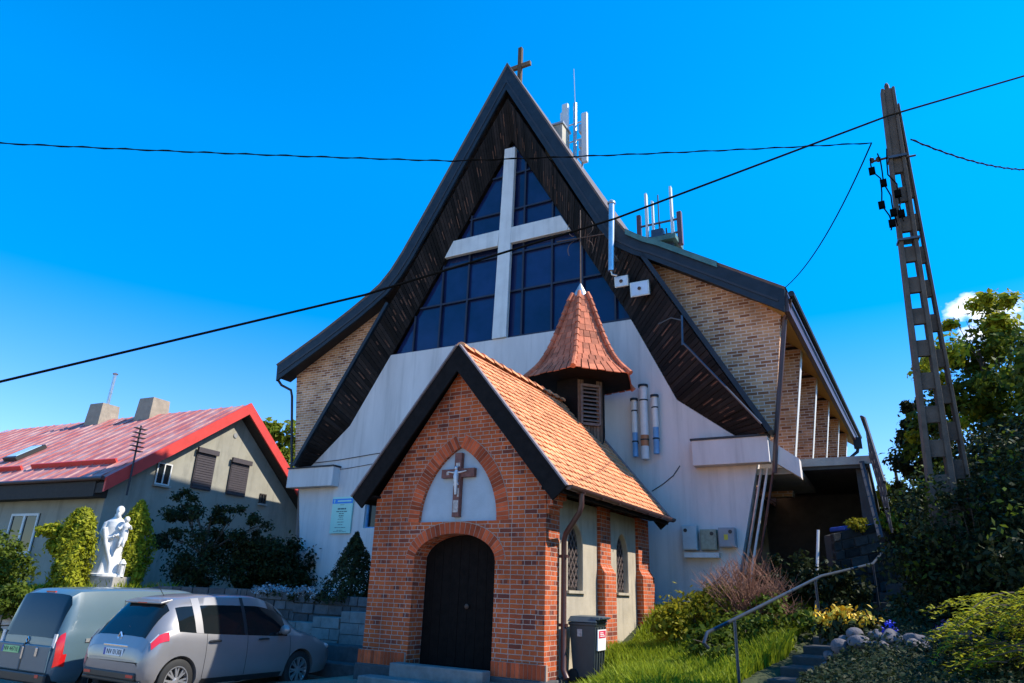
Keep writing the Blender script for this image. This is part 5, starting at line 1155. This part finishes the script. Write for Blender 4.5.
mb = MB(); mb.box(-.012, -.70, .36, .10, .70, .47); mb.box(.03, -.78, .30, .12, .78, .362); mb.build('bumper_trim', 'black_plastic', hat, bevel=.02)
mb = MB(); mb.box(.022, -.33, .815, .05, .33, .85); mb.build('handle_bar', 'chrome', hat, bevel=.008)
mb = MB()   # diamond emblem
for a, b in (((0, .09), (.055, 0)), ((.055, 0), (0, -.09)), ((0, -.09), (-.055, 0)), ((-.055, 0), (0, .09))): mb.tube([(.075, a[0], .955+a[1]*.8), (.075, b[0], .955+b[1]*.8)], .012, 6)
mb.build('emblem', 'chrome', hat)
plate(hat, .018, 0, .735, 'NV 0130J', 'plate_white')
for s in (-1, 1): mb = MB(); mb.box(-.016, s*.58-.09, .40, -.011, s*.58+.09, .44); mb.build('reflector', 'lamp_red', hat)
mb = MB(); mb.tube([(.16, -.10, 1.10), (.22, .12, 1.18), (.28, .30, 1.23)], .01, 5); mb.build('wiper', 'black_plastic', hat)
mb = MB(); mb.tube([(.75, 0, 1.58), (.55, 0, 1.80)], .006, 5); mb.build('aerial', 'black_plastic', hat)
# --- grey blue van
van = thing('delivery_van', 'grey blue panel van with dark rear doors parked left of the silver hatchback', 'van', (-14.0, 6.98, -.30), R(93))
sp_ = [(0, .42, .54, .58, .80, .76, .66), (.03, .36, .95, 1.02, .86, .84, .74), (.07, .34, 1.06, 1.22, .89, .865, .745), (.13, .32, 1.08, 1.52, .905, .885, .745), (.19, .31, 1.09, 1.72, .915, .895, .745), (.32, .30, 1.09, 1.80, .92, .90, .75), (.8, .28, 1.09, 1.83, .925, .905, .76), (1.6, .26, 1.08, 1.845, .925, .905, .76), (2.5, .25, 1.05, 1.83, .925, .90, .75), (2.95, .25, 1.02, 1.72, .92, .89, .72), (3.4, .25, 1.0, 1.36, .92, .88, .70), (3.65, .25, .99, 1.12, .92, .87, .70), (3.95, .25, .95, 1.05, .91, .85, .66), (4.25, .27, .84, .95, .86, .76, .56), (4.42, .33, .66, .74, .74, .62, .44), (4.49, .44, .54, .58, .55, .48, .30)]
s1, s2 = car_body(sp_); v, f, rn, nP = car_mesh(s1, s2); mb = MB(); mb.add(v, f); body = mb.build('body', 'van_paint', van, True)
arches(body, [(.90, .33), (3.62, .33)], .39, .905)
for x in (.90, 3.62):
    for s in (-1, 1): wheel(van, x, s*.81, .33, s, 5)
for o in patch(s1, s2, lambda x, j: 2.12 <= x <= 3.15 and 7 <= j <= 10, 'side_window', 'glass_dark', van, .005): pass
top_patch(s1, s2, 2.95, 3.55, 11, 'windscreen', 'glass_dark', van, .005)
mb = MB(); 
for s in (-1, 1):
    bk = [( .012, s*.03, .62), (.012, s*.80, .62), (.05, s*.80, 1.02), (.05, s*.03, 1.02)]
rw = top_patch(s1, s2, .04, .185, 11, 'rear_window', 'glass_dark', van, .006)
mb = MB(); mb.box(-.02, -.012, .50, .02, .012, .92); mb.build('door_gap', 'black_plastic', van)
mb = MB(); mb.box(-.05, -.84, .30, .10, .84, .47); mb.build('bumper', 'black_plastic', van, bevel=.03)
mb = MB(); mb.box(-.03, -.78, .475, .025, -.02, .90); mb.box(-.03, .02, .475, .025, .78, .90); mb.build('rear_doors', 'van_paint', van, bevel=.02)
plate(van, -.032, .36, .80, 'NV 4471E', 'plate_green')
for ya, yb, za in ((-.04, 0, .66), (-.46, -.40, .72)): mb = MB(); mb.box(-.05, ya, za, -.031, yb, .86); mb.build('door_handle', 'chrome', van, bevel=.006)
for s in (-1, 1):
    lp = patch(s1, s2, lambda x, j: .02 <= x <= .15 and 5 <= j <= 7 or .05 <= x <= .16 and j == 4, 'tail_light', 'lamp_red', van, .012, (0 if s < 0 else 1,))[0]
    mb = MB(); mb.obox((.018, s*.79, .98), (.012, 0, 0), (0, .035, 0), (.006, 0, .11)); mb.build('clear_lens', 'lamp_clear', lp)
    mb = MB(); mb.ball((3.05, s*1.03, 1.12), (.09, .12, .12), 14, 8); mb.tube([(3.1, s*.88, 1.05), (3.05, s*.98, 1.08)], .03, 6); mb.build('mirror', 'black_plastic', van, True)
    mb = MB(); mb.ball((4.22, s*.70, .74), (.16, .13, .10), 14, 8); mb.build('headlight', 'lamp_clear', van, True)
    for xd in (1.15, 2.05, 3.2):
        i = min(range(len(s1)), key=lambda q: abs(s1[q]-xd)); mb = MB(); mb.tube([(s1[i], s*(p[0]+.001), p[1]) for p in s2[i][3:12]], .005, 4); mb.build('door_seam', 'black_plastic', van)
    i0 = [i for i, x in enumerate(s1) if .45 <= x <= 3.3]; mb = MB()
    for a, b in zip(i0, i0[1:]): pa, pb = s2[a][6], s2[b][6]; mb.obox(((s1[a]+s1[b])/2, s*((pa[0]+pb[0])/2+.008), (pa[1]+pb[1])/2+.02), ((s1[b]-s1[a])/2, 0, (pb[1]-pa[1])/2), (0, .008, 0), (0, 0, .03))
    mb.build('side_rail', 'galvanised', van)
    mb = MB(); mb.box(-.055, s*.62-.05, .40, -.051, s*.62+.05, .45); mb.build('reflector', 'lamp_red', van)
mb = MB(); mb.box(.21, -.14, 1.745, .235, .14, 1.775); mb.build('brake_light', 'lamp_red', van)
mb = MB()
for a, b in (((0, .07), (.045, 0)), ((.045, 0), (0, -.07)), ((0, -.07), (-.045, 0)), ((-.045, 0), (0, .07))): mb.tube([(.016, a[0]+.0, .965+a[1]*.7), (.016, b[0]+.0, .965+b[1]*.7)], .01, 6)
mb.build('emblem', 'chrome', van)

# ------------------------------------------------------------------ wheelie bin
bn = thing('wheelie_bin', 'dark grey wheelie bin with a red and white sticker by the chapel wall', 'bin', (-5.28, 11.55, gz(-5.2, 11.5)-.02), R(4)); bn.scale = (.88, .88, .95)
mb = MB(); mb.hexa([(-.21, -.24, .06), (.21, -.24, .06), (.21, .22, .06), (-.21, .22, .06), (-.27, -.30, .95), (.27, -.30, .95), (.27, .30, .95), (-.27, .30, .95)]); mb.box(-.285, -.315, .90, .285, .315, .955); bb = mb.build('body', 'bin_plastic', bn, bevel=.015)
mb = MB()
for k in range(4): y = -.19+k*.125; mb.hexa([(.213, y, .08), (.236, y, .08), (.236, y+.035, .08), (.213, y+.035, .08), (.266, y*1.25, .88), (.282, y*1.25, .88), (.282, y*1.25+.04, .88), (.266, y*1.25+.04, .88)])
mb.build('ribs', 'bin_plastic', bb)
mb = MB(); mb.hexa([(-.29, -.34, .96), (.30, -.34, .96), (.30, .33, .96), (-.29, .33, .96), (-.25, -.27, 1.05), (.25, -.27, 1.05), (.25, .30, 1.06), (-.25, .30, 1.06)]); mb.box(.18, -.30, 1.0, .34, .30, 1.045); mb.tube([(.30, -.25, 1.02), (.38, -.24, 1.03), (.38, .24, 1.03), (.30, .25, 1.02)], .016, 6); mb.build('lid', 'bin_lid_plastic', bn, bevel=.012)
mb = MB(); mb.hexa([(.262, -.22, .50), (.285, -.22, .50), (.285, .22, .50), (.262, .22, .50), (.285, -.24, .84), (.296, -.24, .84), (.296, .24, .84), (.285, .24, .84)]); sk = mb.build('sticker', 'sticker_white', bn)
mb = MB(); mb.hexa([(.290, -.18, .70), (.2945, -.18, .70), (.2945, .20, .70), (.290, .20, .70), (.2955, -.18, .82), (.2995, -.18, .82), (.2995, .20, .82), (.2955, .20, .82)]); mb.build('sticker_stripe', 'sticker_red', sk)
mb = MB()
for k in range(3): mb.box(.2965, -.12, .725+k*.028, .3005, .13-.04*k, .738+k*.028)
mb.build('sticker_print', 'sticker_white', sk)
mb = MB(); mb.box(-.1, -.306, .72, .0, -.288, .84); mb.build('label', 'crucifix_peeling', bn)
for s in (-1, 1): mb = MB(); mb.lathe((-.2+.0, s*.26, .10), [(.10, -.03), (.10, .03)], 20, ax=(0, 1, 0)); mb.build('wheel', 'black_rubber', bn, True)

# ------------------------------------------------------------------ right hand side: stairs, rail, pole, planting
stairs = thing('outdoor_stairs', 'dark shaded outdoor stairs climbing between the handrail and the planted bank', 'stairs', (-2, 9, .2), 0, keep_world=True)
path = STAIR
PP = resample([(a, b, c_) for a, b, c_ in path], 20)
for k in range(20):
    a, b = PP[k], PP[k+1]; d = Vector((b.x-a.x, b.y-a.y, 0)).normalized(); sd = Vector((d.y, -d.x, 0)); w = .72
    c0 = a+sd*0; mb = MB(); z1 = b.z; q = [a-sd*w*.9-d*.03, a+sd*w*1.1-d*.03, b+sd*w*1.1, b-sd*w*.9]
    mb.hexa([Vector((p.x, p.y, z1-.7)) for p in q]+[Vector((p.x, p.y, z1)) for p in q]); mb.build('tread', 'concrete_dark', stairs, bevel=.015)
rail = thing('handrail', 'bent metal handrail climbing beside the outdoor stairs', 'handrail', (-2.67, 9.52, .4), 0, keep_world=True)
RP = [(-2.66, 9.50, 1.12), (-2.70, 9.44, 1.18), (-2.67, 9.52, 1.30), (-1.77, 13.67, 2.15), (-1.07, 15.83, 2.47), (-.35, 20.05, 3.81)]
mb = MB(); mb.tube(RP, .024, 8); mb.build('rail', 'rail_metal', rail, True)
for a, b in (((-2.50, 10.3), 1.46), ((-1.83, 13.4), 2.10), ((-1.07, 15.83), 2.47), ((-.7, 18), 3.14)): mb = MB(); mb.tube([(a[0], a[1], gz(*a)-.2), (a[0], a[1], b)], .022, 8); mb.build('post', 'rail_metal', rail, True)
# concrete ladder pole
pole = thing('utility_pole', 'tall tapering concrete utility pole with rectangular holes', 'pole', (.16, 11.6, gz(.16, 11.6)), 0, keep_world=True)
pb, pt = Vector((.16, 11.62, 1.3)), Vector((.47, 10.53, 9.42)); ax_ = (pt-pb).normalized(); side = Vector((1, .12, 0)).normalized(); dep = side.cross(ax_)
def leg(base, top, w0, w1, d0, d1, holes, z_from):
    mb = MB(); L = (top-base).length; a = (top-base).normalized()
    for s in (-1, 1):
        mb.hexa([base+side*s*w0-side*w0*.42-dep*d0, base+side*s*w0+side*w0*.28-dep*d0, base+side*s*w0+side*w0*.28+dep*d0, base+side*s*w0-side*w0*.28+dep*d0, top+side*s*w1-side*w1*.28-dep*d1, top+side*s*w1+side*w1*.28-dep*d1, top+side*s*w1+side*w1*.28+dep*d1, top+side*s*w1-side*w1*.28+dep*d1])
    for k in range(holes+1):
        t = k/holes; t1 = min(1, t+.5/holes) if t < z_from else 1.0
        p0, p1 = base.lerp(top, t), base.lerp(top, t1); wa, wb_ = w0+(w1-w0)*t, w0+(w1-w0)*t1; da, db = (d0+(d1-d0)*t)*.55, (d0+(d1-d0)*t1)*.55
        mb.hexa([p0-side*wa*.74-dep*da, p0+side*wa*.74-dep*da, p0+side*wa*.74+dep*da, p0-side*wa*.74+dep*da, p1-side*wb_*.74-dep*db, p1+side*wb_*.74-dep*db, p1+side*wb_*.74+dep*db, p1-side*wb_*.74+dep*db])
        if t1 == 1.0: break
    return mb
leg(pb, pt, .145, .075, .12, .08, 17, .78).build('main_leg', 'pole_concrete', pole, bevel=.01)
leg(pb+Vector((.30, .16, 0)), pt+Vector((.06, .12, -.25)), .095, .05, .11, .07, 15, .78).build('rear_leg', 'pole_concrete', pole, bevel=.01)
mb = MB(); mb.obox(pt-ax_*1.2, side*.125, dep*.125, ax_*.018); mb.build('steel_band', 'rail_metal', pole); mb = MB(); mb.obox(pt-ax_*2.55, side*.145, dep*.135, ax_*.016); mb.build('steel_band', 'rail_metal', pole)
mb = MB(); mb.lathe(pt+Vector((0, 0, 0)), [(.035, 0), (.035, .08), (.02, .12)], 8); mb.build('cap', 'rusty_iron', pole)
mb = MB(); q0 = pt-ax_*1.15-side*.09
mb.tube([q0, q0-side*.27+Vector((0, 0, -.02))], .019, 6); mb.tube([pt-ax_*1.2+side*.08, pt-ax_*1.2+side*.26], .016, 6)
for k in range(2): mb.lathe(q0-side*(.16+.09*k), [(.015, -.045), (.038, -.02), (.026, 0), (.038, .02), (.015, .045)], 10)
mb.build('insulator_arm', 'rusty_iron', pole)
hang = []
rn_ = random.Random(9)
for q in range(3):
    pts = []; s0 = q0-side*(.26-.06*q)
    for k in range(9): t = k/8; pts.append(s0+Vector((.04*q+.12*t+rn_.uniform(-.045, .045), -.08+rn_.uniform(-.04, .04), -1.3*t+.09*sin(t*6+q))))
    hang.append(pts)
mb = MB(); [mb.tube(p, .011, 5) for p in hang]
for k, t in enumerate((.35, .45, .62, .72, .84, .93, .99)): p = hang[k % 3][min(8, int(t*8))]; mb.box(p.x-.045, p.y-.04, p.z-.05, p.x+.045, p.y+.04, p.z+.05)
mb.build('cable_tangle', 'cable_black', pole)
def cable(label, pts, r, sag=0., twist=False):
    pts = [Vector(p) for p in pts]; full = []
    for a, b in zip(pts, pts[1:]):
        for k in range(16): t = k/16; full.append(a.lerp(b, t)+Vector((0, 0, -sag*4*t*(1-t))))
    full.append(pts[-1]); mb = MB(); mb.tube(full, r, 6)
    if twist:
        off = []
        n_ = len(full)*4
        for k in range(n_):
            t = k/(n_-1)*(len(full)-1); i = min(int(t), len(full)-2); p = full[i].lerp(full[i+1], t-i); off.append(p+Vector((0, r*1.5*cos(k*1.1), r*1.5*sin(k*1.1))))
        mb.tube(off, r*.8, 5)
    o = mb.build('power_cable', 'cable_black', None, True); tag(o, label, 'cable', 'overhead cables'); return o
cable('thin twisted cable crossing the sky above the red roof to the concrete pole', [(-17.14, -3.67, 6.95), (-9.79, 2.99, 7.05), (-5.19, 6.68, 7.55), (.13, 10.52, 8.52)], .008, 0.02, True)
cable('thick black cable rising from lower left across the church front to the pole top', [(-12.5, -.8, 1.6), (-8.55, 3.31, 3.7), (-5.66, 5.76, 5.15), (-3.12, 7.82, 6.63), (.42, 10.40, 8.85), (2.54, 12.31, 10.21), (5.92, 15.11, 12.52)], .016, .0, False)
cable('cable leaving the concrete pole to the right, drooping across the blue sky', [(.66, 10.70, 8.52), (2.77, 15.46, 10.17), (7.73, 24.0, 11.9)], .011, .12, True)
cable('thin cable dropping from the concrete pole to the church eave corner', [(.12, 10.5, 8.5), (-2.22, 16.62, 9.0)], .011, .3)
# dark mast stub on the eave corner
mb = MB(); e0 = cw(3.4, -.4, 8.95); mb.tube([e0, e0+Vector((0, 0, .3))], .02, 6); mb.tube([e0+Vector((-.12, 0, .2)), e0+Vector((.12, 0, .28))], .012, 5); tag(mb.build('cable_bracket', 'rusty_iron', None), 'small rusty bracket on the church eave corner where a cable ends', 'bracket')
# stair railing at the terrace end
rl = thing('stair_railing', 'dark slanting stair railing at the end of the raised terrace', 'railing', (-1.05, 19.5, 4.6), 0, keep_world=True)
A = cw(5.0, .9, 5.0); B = Vector((-.62, 15.2, 3.0))
mb = MB(); A2 = A+Vector((0, 2.2, 0)); mb.tube([A2+Vector((0, 0, 1.0)), A+Vector((.02, .2, 1.02)), A+Vector((.1, -.1, .9)), B+Vector((0, 0, .95))], .035, 6); mb.tube([A+Vector((.1, -.1, .45)), B+Vector((0, 0, .45))], .025, 6); mb.tube([A+Vector((.1, -.1, .05)), B+Vector((0, 0, .05))], .03, 6)
mb.build('rail', 'dark_trim', rl)
for k in range(9):
    t = k/8; p = (A+Vector((.1, -.1, 0))).lerp(B, t); mb = MB(); mb.tube([p, p+Vector((0, 0, .92))], .02, 6); mb.build('baluster', 'dark_trim', rl)
mb = MB(); mb.tube([A+Vector((-.1, -.1, -.12)), B+Vector((-.2, 0, -.12))], .07, 4); mb.build('stringer', 'dark_trim', rl)
stone_wall('retaining_wall', 'rough retaining wall topped with plants at the head of the stairs', [(-1.85, 16.9, 1.4, 1.75), (-.9, 17.6, 1.6, 1.85), (-.2, 18.6, 2.0, 1.7)], .2, .35, 'stone_black', 8)
mb = MB(); mb.obox((-1.0, 18.0, 3.38), (.8, .65, .1), (-.18, .22, 0), (0, 0, .05)); tag(mb.build('tarpaulin', 'tarp_blue', None, bevel=.03), 'blue tarpaulin lying on the wall at the head of the stairs', 'tarpaulin')
bush('wall_plant', 'small bright plant on the retaining wall beside the blue tarpaulin', -1.35, 17.25, [(0, 0, .18, .22, .2, .15)], 700, .035, 'leaf_yellow', 'plant', z=3.22, stems=False)
bush('wall_plant', 'yellow green plant hanging over the right end of the retaining wall', -.75, 17.6, [(0, 0, .12, .25, .2, .2)], 800, .035, 'leaf_bright', 'plant', z=3.35, stems=False)
# dry brown bush and its green neighbours on the slope
tw = thing('dry_shrub', 'brown twiggy dry shrub on the grass slope beside the church corner', 'shrub', (-3.1, 13.9, gz(-3.1, 13.9)-.05))
mb = MB(); rt = random.Random(4)
for k in range(420):
    a = rt.uniform(0, 2*pi); r_ = rt.uniform(.1, 1.05)**.8; h = rt.uniform(.5, 1.55)*(1-.35*r_)
    p0 = Vector((rt.uniform(-.35, .35), rt.uniform(-.25, .25), 0)); p1 = Vector((cos(a)*r_*.55, sin(a)*r_*.5, h*.65)); p2 = Vector((cos(a)*r_, sin(a)*r_*.9, h)); mb.tube([p0, p1, p2], .011, 3, r1=.003, cap=False)
    for q in range(3): e = p1.lerp(p2, rt.uniform(.2, .9)); mb.tube([e, e+Vector((rt.uniform(-.25, .25), rt.uniform(-.25, .25), rt.uniform(.05, .3)))], .005, 3, r1=.002, cap=False)
mb.build('branches', 'twig', tw)
bush('flowering_bush', 'yellow green bush growing against the white wall below the electric boxes', -3.95, 13.4, [(0, 0, .45, .5, .45, .45), (.35, .2, .7, .35, .3, .4), (-.35, -.3, .3, .4, .35, .3)], 3600, .05, 'leaf_yellow', sub=60)
bush('low_shrub', 'leafy green shrub between the dry brown shrub and the handrail', -2.9, 12.6, [(0, 0, .3, .7, .6, .32), (.3, .9, .45, .7, .6, .45), (-.3, -1.0, .2, .5, .5, .22)], 5200, .05, 'leaf_mid', sub=60)
bush('low_shrub', 'dark shrub below the bend of the handrail', -1.9, 15.4, [(0, 0, .5, .7, .5, .55), (-.7, .4, .6, .6, .5, .6)], 3600, .06, 'leaf_dark', sub=50)
mb = MB(); mb.tube([(-2.15, 15.3, 1.5), (-1.95, 15.5, 3.1)], .03, 6); tag(mb.build('wooden_stake', 'pipe_white', None), 'thin pale stake leaning beside the stairs', 'stake')
# rock edged flower bed
rb = random.Random(12)
for k in range(22):
    row = k//11; a = (k % 11)/10; x = -1.12+.95*a+.05*row+rb.uniform(-.04, .04); y = 8.36-.40*a+.16*row+rb.uniform(-.04, .04); s_ = rb.choice((.05, .07, .085, .11)); z = gz(x, y)+s_*.25+.03*row
    m3 = MB(); m3.ball((0, 0, 0), (s_*rb.uniform(.9, 1.4), s_*rb.uniform(.8, 1.1), s_*rb.uniform(.6, .85)), 14, 10); m3.v = [(Vector(p)*(1+.55*noise.noise(Vector(p)*(.8/s_)+Vector((k*3.1, 0, 0))))) for p in m3.v]
    o = m3.build('edging_rock', 'rock', None, True); o.location = (x, y, z); o.rotation_euler = (rb.uniform(-.3, .3), rb.uniform(-.3, .3), rb.uniform(0, 6)); tag(o, 'rounded rock edging the flower bed beside the stairs', 'rock', 'rocks edging the flower bed')
bed = bush('flower_bed', 'bed of yellow blossoms and a blue clump behind rounded rocks', -.80, 8.72, [(0, 0, .12, .40, .25, .14)], 1500, .035, 'leaf_dark', 'flower bed', stems=False)
p, n_ = clump_points([(-.12, -.05, .30, .30, .2, .09)], 520, 26, .35, .3); leaf_mesh('yellow_blossom', p, n_, .028, 'flower_yellow', bed)
p, n_ = clump_points([(.26, -.2, .20, .12, .10, .08)], 200, 10, .4, .3); leaf_mesh('blue_blossom', p, n_, .02, 'flower_blue', bed)
bush('flower_clump', 'faint clump of purple flowers higher up the shaded bank', .05, 9.7, [(0, 0, .25, .2, .2, .12)], 300, .03, 'flower_purple', 'flowers', stems=False)
rg_ = np.random.default_rng(17); gp_ = []
while len(gp_) < 30000:
    x, y = rg_.uniform(-1.7, 2.2), rg_.uniform(5.2, 10.6)
    if x > -1.05-.1*(y-8.5)-(.3 if y < 8.4 else 0) and y > 5.9-.4*x: gp_.append((x, y, gz(x, y)+rg_.uniform(0, .11)))
nn_ = rg_.normal(size=(30000, 3))*.5+np.array([-.1, -.3, 1]); o = leaf_mesh('ground_cover', gp_, nn_, .022, 'leaf_dark', None); tag(o, 'dark low ground cover of small leaves on the shaded bank', 'ground cover', None, 'stuff')
# feathery juniper in the corner
jn = thing('juniper', 'feathery yellow green juniper sprays in the lower right corner', 'shrub', (.72, 7.25, gz(.85, 7.25)-.05))
P_, N_ = [], []; sm = MB(); rj = random.Random(21)
for k in range(105):
    a = rj.uniform(pi*.62, pi*1.35); L = rj.uniform(.4, .85); z0 = rj.uniform(.05, .75); o0 = Vector((rj.uniform(-.4, .7), rj.uniform(-.5, .5), z0)); d = Vector((cos(a), sin(a)*.8, rj.uniform(-.25, .45))).normalized()
    tip = None; pts = []
    for q in range(8): t = q/7; pts.append(o0+d*L*t+Vector((0, 0, -.28*t*t)))
    sm.tube(pts, .006, 4, r1=.002, cap=False)
    for q in range(58):
        t = rj.uniform(.25, 1); i = min(6, int(t*7)); b = pts[i].lerp(pts[i+1], t*7-i); w = .11*(1.15-t)
        P_.append(b+Vector((rj.uniform(-w, w), rj.uniform(-w, w), rj.uniform(-.02, .03)))); N_.append((rj.uniform(-.5, .5), rj.uniform(-.5, .5), 1))
sm.build('stem', 'bark', jn); leaf_mesh('foliage', P_, N_, .034, 'leaf_gold', jn, .3)
mb = MB(); pts = [(-.05, 7.5, 1.15), (.15, 7.45, 1.55), (.02, 7.4, 1.75)]; 
br = thing('bramble', 'pale arching bramble stem above the juniper sprays', 'plant', (.6, 7.4, gz(.6, 7.4)), 0, keep_world=True)
for pts in ([(.9, 7.3, 1.2), (.72, 7.3, 1.62), (.80, 7.3, 1.84), (1.02, 7.25, 1.80)],): sm = MB(); sm.tube(resample(pts, 8), .008, 5, r1=.004); sm.build('stem', 'crucifix_peeling', br)
p, n_ = clump_points([(.80, 7.3, 1.5, .18, .2, .15), (.95, 7.3, 1.7, .15, .1, .15)], 260, 14, .4, .2); leaf_mesh('foliage', p, n_, .032, 'leaf_yellow', br)
# dark bank of shrubs and the trees above it
GD = 'shrubs on the shaded bank'
for k, (x, y, rx, h, lab) in enumerate(((.75, 11.2, 1.3, 2.3, 'dark shrub on the bank behind the flower bed'), (1.5, 13.3, 1.5, 2.5, 'dense dark shrub at the foot of the concrete pole'), (2.3, 10.6, 1.6, 3.0, 'tall dark shrub on the bank at the right picture edge'), (1.0, 15.6, 1.4, 2.3, 'dark leafy shrub on the bank behind the pole'), (3.2, 13.5, 1.7, 3.2, 'tall dense shrub up the bank beyond the right picture edge'), (1.6, 8.9, 1.1, 1.7, 'dark shrub close behind the juniper'), (.55, 18.2, 1.3, 2.2, 'dark shrub beside the head of the stairs'))):
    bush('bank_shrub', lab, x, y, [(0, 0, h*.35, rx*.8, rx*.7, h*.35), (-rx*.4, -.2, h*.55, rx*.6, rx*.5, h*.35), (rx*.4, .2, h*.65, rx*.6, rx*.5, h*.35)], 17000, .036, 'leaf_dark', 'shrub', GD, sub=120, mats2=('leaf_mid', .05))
for x, y, h, lab in ((-.42, 9.8, .5, 'low dark shrub edging the stairs just above the flower bed'), (-.12, 11.1, .75, 'dark shrub edging the middle of the stairs'), (.15, 12.9, .85, 'dark shrub edging the upper stairs, left of the pole foot'), (.4, 14.7, .9, 'dark shrub at the right side of the stairs near their landing')):
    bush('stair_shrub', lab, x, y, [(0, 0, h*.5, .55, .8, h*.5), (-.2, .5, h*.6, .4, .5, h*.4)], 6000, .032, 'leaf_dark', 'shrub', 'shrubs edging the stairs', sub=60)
GTt = 'trees on the slope at the right'
tree('broadleaf_tree', 'sunlit broadleaf tree right behind the concrete pole', 2.1, 24.0, 7.5, [(0, 0, 5.0, 2.0, 1.8, 1.6), (-1.1, 0, 3.6, 1.4, 1.3, 1.3), (1.2, 0, 4.2, 1.8, 1.5, 1.5), (.4, 0, 6.2, 1.5, 1.3, 1.2)], 10000, .095, 'leaf_mid', GTt, sub=90, mats2=('leaf_gold', .6), spread=.26)
tree('broadleaf_tree', 'tall dark tree at the right picture edge with thin upper twigs', 3.9, 20.0, 6.2, [(0, 0, 3.4, 1.7, 1.5, 1.5), (.5, 0, 4.6, 1.3, 1.2, 1.1), (-.9, -.3, 2.4, 1.2, 1.2, 1.1), (1.8, .3, 3.8, 1.5, 1.3, 1.3)], 11000, .11, 'leaf_mid', GTt, sub=120, mats2=('leaf_bright', .1))
tree('spruce', 'dark bluish spruce showing left of the concrete pole', .15, 25.0, 4.6, [(0, 0, 1.2, 1.1, 1.1, .5), (-.1, 0, 2.1, .9, .9, .5), (0, 0, 3.0, .65, .65, .45), (0, 0, 3.9, .35, .35, .45)], 4200, .09, 'leaf_dark', None, sub=70)
tree('small_tree', 'small sunlit tree between the terrace railing and the spruce', -.75, 28.5, 3.6, [(0, 0, 2.0, 1.0, .9, .9), (.6, 0, 1.3, .8, .7, .7), (-.5, 0, 1.2, .8, .7, .7)], 4200, .09, 'leaf_mid', None, sub=60, mats2=('leaf_bright', .4))
tree('broadleaf_tree', 'dark spreading tree low behind the concrete pole', 2.1, 19.2, 4.2, [(0, 0, 2.3, 1.3, 1.2, 1.0), (-.7, -.2, 1.5, 1.0, 1.0, .8), (.8, .2, 3.0, 1.1, 1.0, .8)], 8000, .09, 'leaf_dark', GTt, sub=90, mats2=('leaf_yellow', .1))
# trees beyond the picture edge that keep the stairs in shade
tree('broadleaf_tree', 'tall dark tree on the slope just beyond the right picture edge', 5.9, 14.6, 7.2, [(0, 0, 4.6, 2.0, 2.2, 1.7), (-1.1, -.5, 3.2, 1.4, 1.7, 1.3), (1, .8, 5.6, 1.5, 1.8, 1.2)], 9000, .14, 'leaf_dark', GTt, sub=110)
tree('broadleaf_tree', 'leafy tree low on the slope just beyond the right picture edge', 5.6, 12.0, 6.5, [(0, 0, 4.4, 2.0, 2.2, 1.8), (-1.2, .5, 3.2, 1.4, 1.6, 1.2)], 7000, .14, 'leaf_dark', GTt, sub=90)

# ------------------------------------------------------------------ grass
def grass(name, label, area, n, h, seed, dens=None):
    rg = np.random.default_rng(seed); V = []; F = 0; P = []
    while len(P) < n:
        x = rg.uniform(area[0], area[1]); y = rg.uniform(area[2], area[3])
        if dens(x, y): P.append((x, y, gz(x, y)+ (noise.noise(Vector((x*.9, y*.9, 0)))*.05 if x > -5.3 and y > 8 else 0)))
    P = np.array(P); a = rg.uniform(0, 2*pi, n); hh = h*(.45+.9*rg.random(n))*(1+.5*np.sin(P[:, 0]*2.1)*np.sin(P[:, 1]*1.7)); w = .010+.006*rg.random(n)
    dx, dy = np.cos(a), np.sin(a); lean = hh*rg.uniform(.1, .8, n); b = rg.uniform(0, 2*pi, n)
    v = np.empty((n, 5, 3)); 
    v[:, 0] = P-np.stack([dx*w, dy*w, .03+0*w], 1); v[:, 1] = P+np.stack([dx*w, dy*w, -.03+0*w], 1)
    m1 = P+np.stack([np.cos(b)*lean*.35, np.sin(b)*lean*.35, hh*.6], 1); v[:, 2] = m1+np.stack([dx*w*.8, dy*w*.8, 0*w], 1); v[:, 3] = m1-np.stack([dx*w*.8, dy*w*.8, 0*w], 1)
    v[:, 4] = P+np.stack([np.cos(b)*lean, np.sin(b)*lean, hh], 1)
    me = bpy.data.meshes.new(name); me.vertices.add(n*5); me.vertices.foreach_set('co', v.ravel().astype('f'))
    li = (np.arange(n)[:, None]*5+np.array([0, 1, 2, 3, 3, 2, 4])).ravel().astype('i'); me.loops.add(n*7); me.loops.foreach_set('vertex_index', li)
    me.polygons.add(n*2); me.polygons.foreach_set('loop_start', (np.arange(n)[:, None]*7+np.array([0, 4])).ravel().astype('i')); me.polygons.foreach_set('loop_total', np.tile([4, 3], n).astype('i'))
    me.update(); me.validate(); me.materials.append(M['grass_blade']); o = bpy.data.objects.new(name, me); C.objects.link(o); tag(o, label, 'grass', None, 'stuff')
grass('grass', 'lush sunlit grass on the slope beside the chapel', (-5.5, -2.2, 8.9, 17.2), 42000, .20, 3, lambda x, y: y > 9.6-.75*max(0, x+4.6) and (x > -5.45) and x < -2.75+.2*(y-9.5) and not (x < -4.85 and y < 12.0) and y < 16.95)
grass('grass', 'bright grass on the bank above the pale stone wall', (-26, -17.8, 5.5, 12.5), 14000, .22, 4, lambda x, y: y > wall_y(x)+.35)
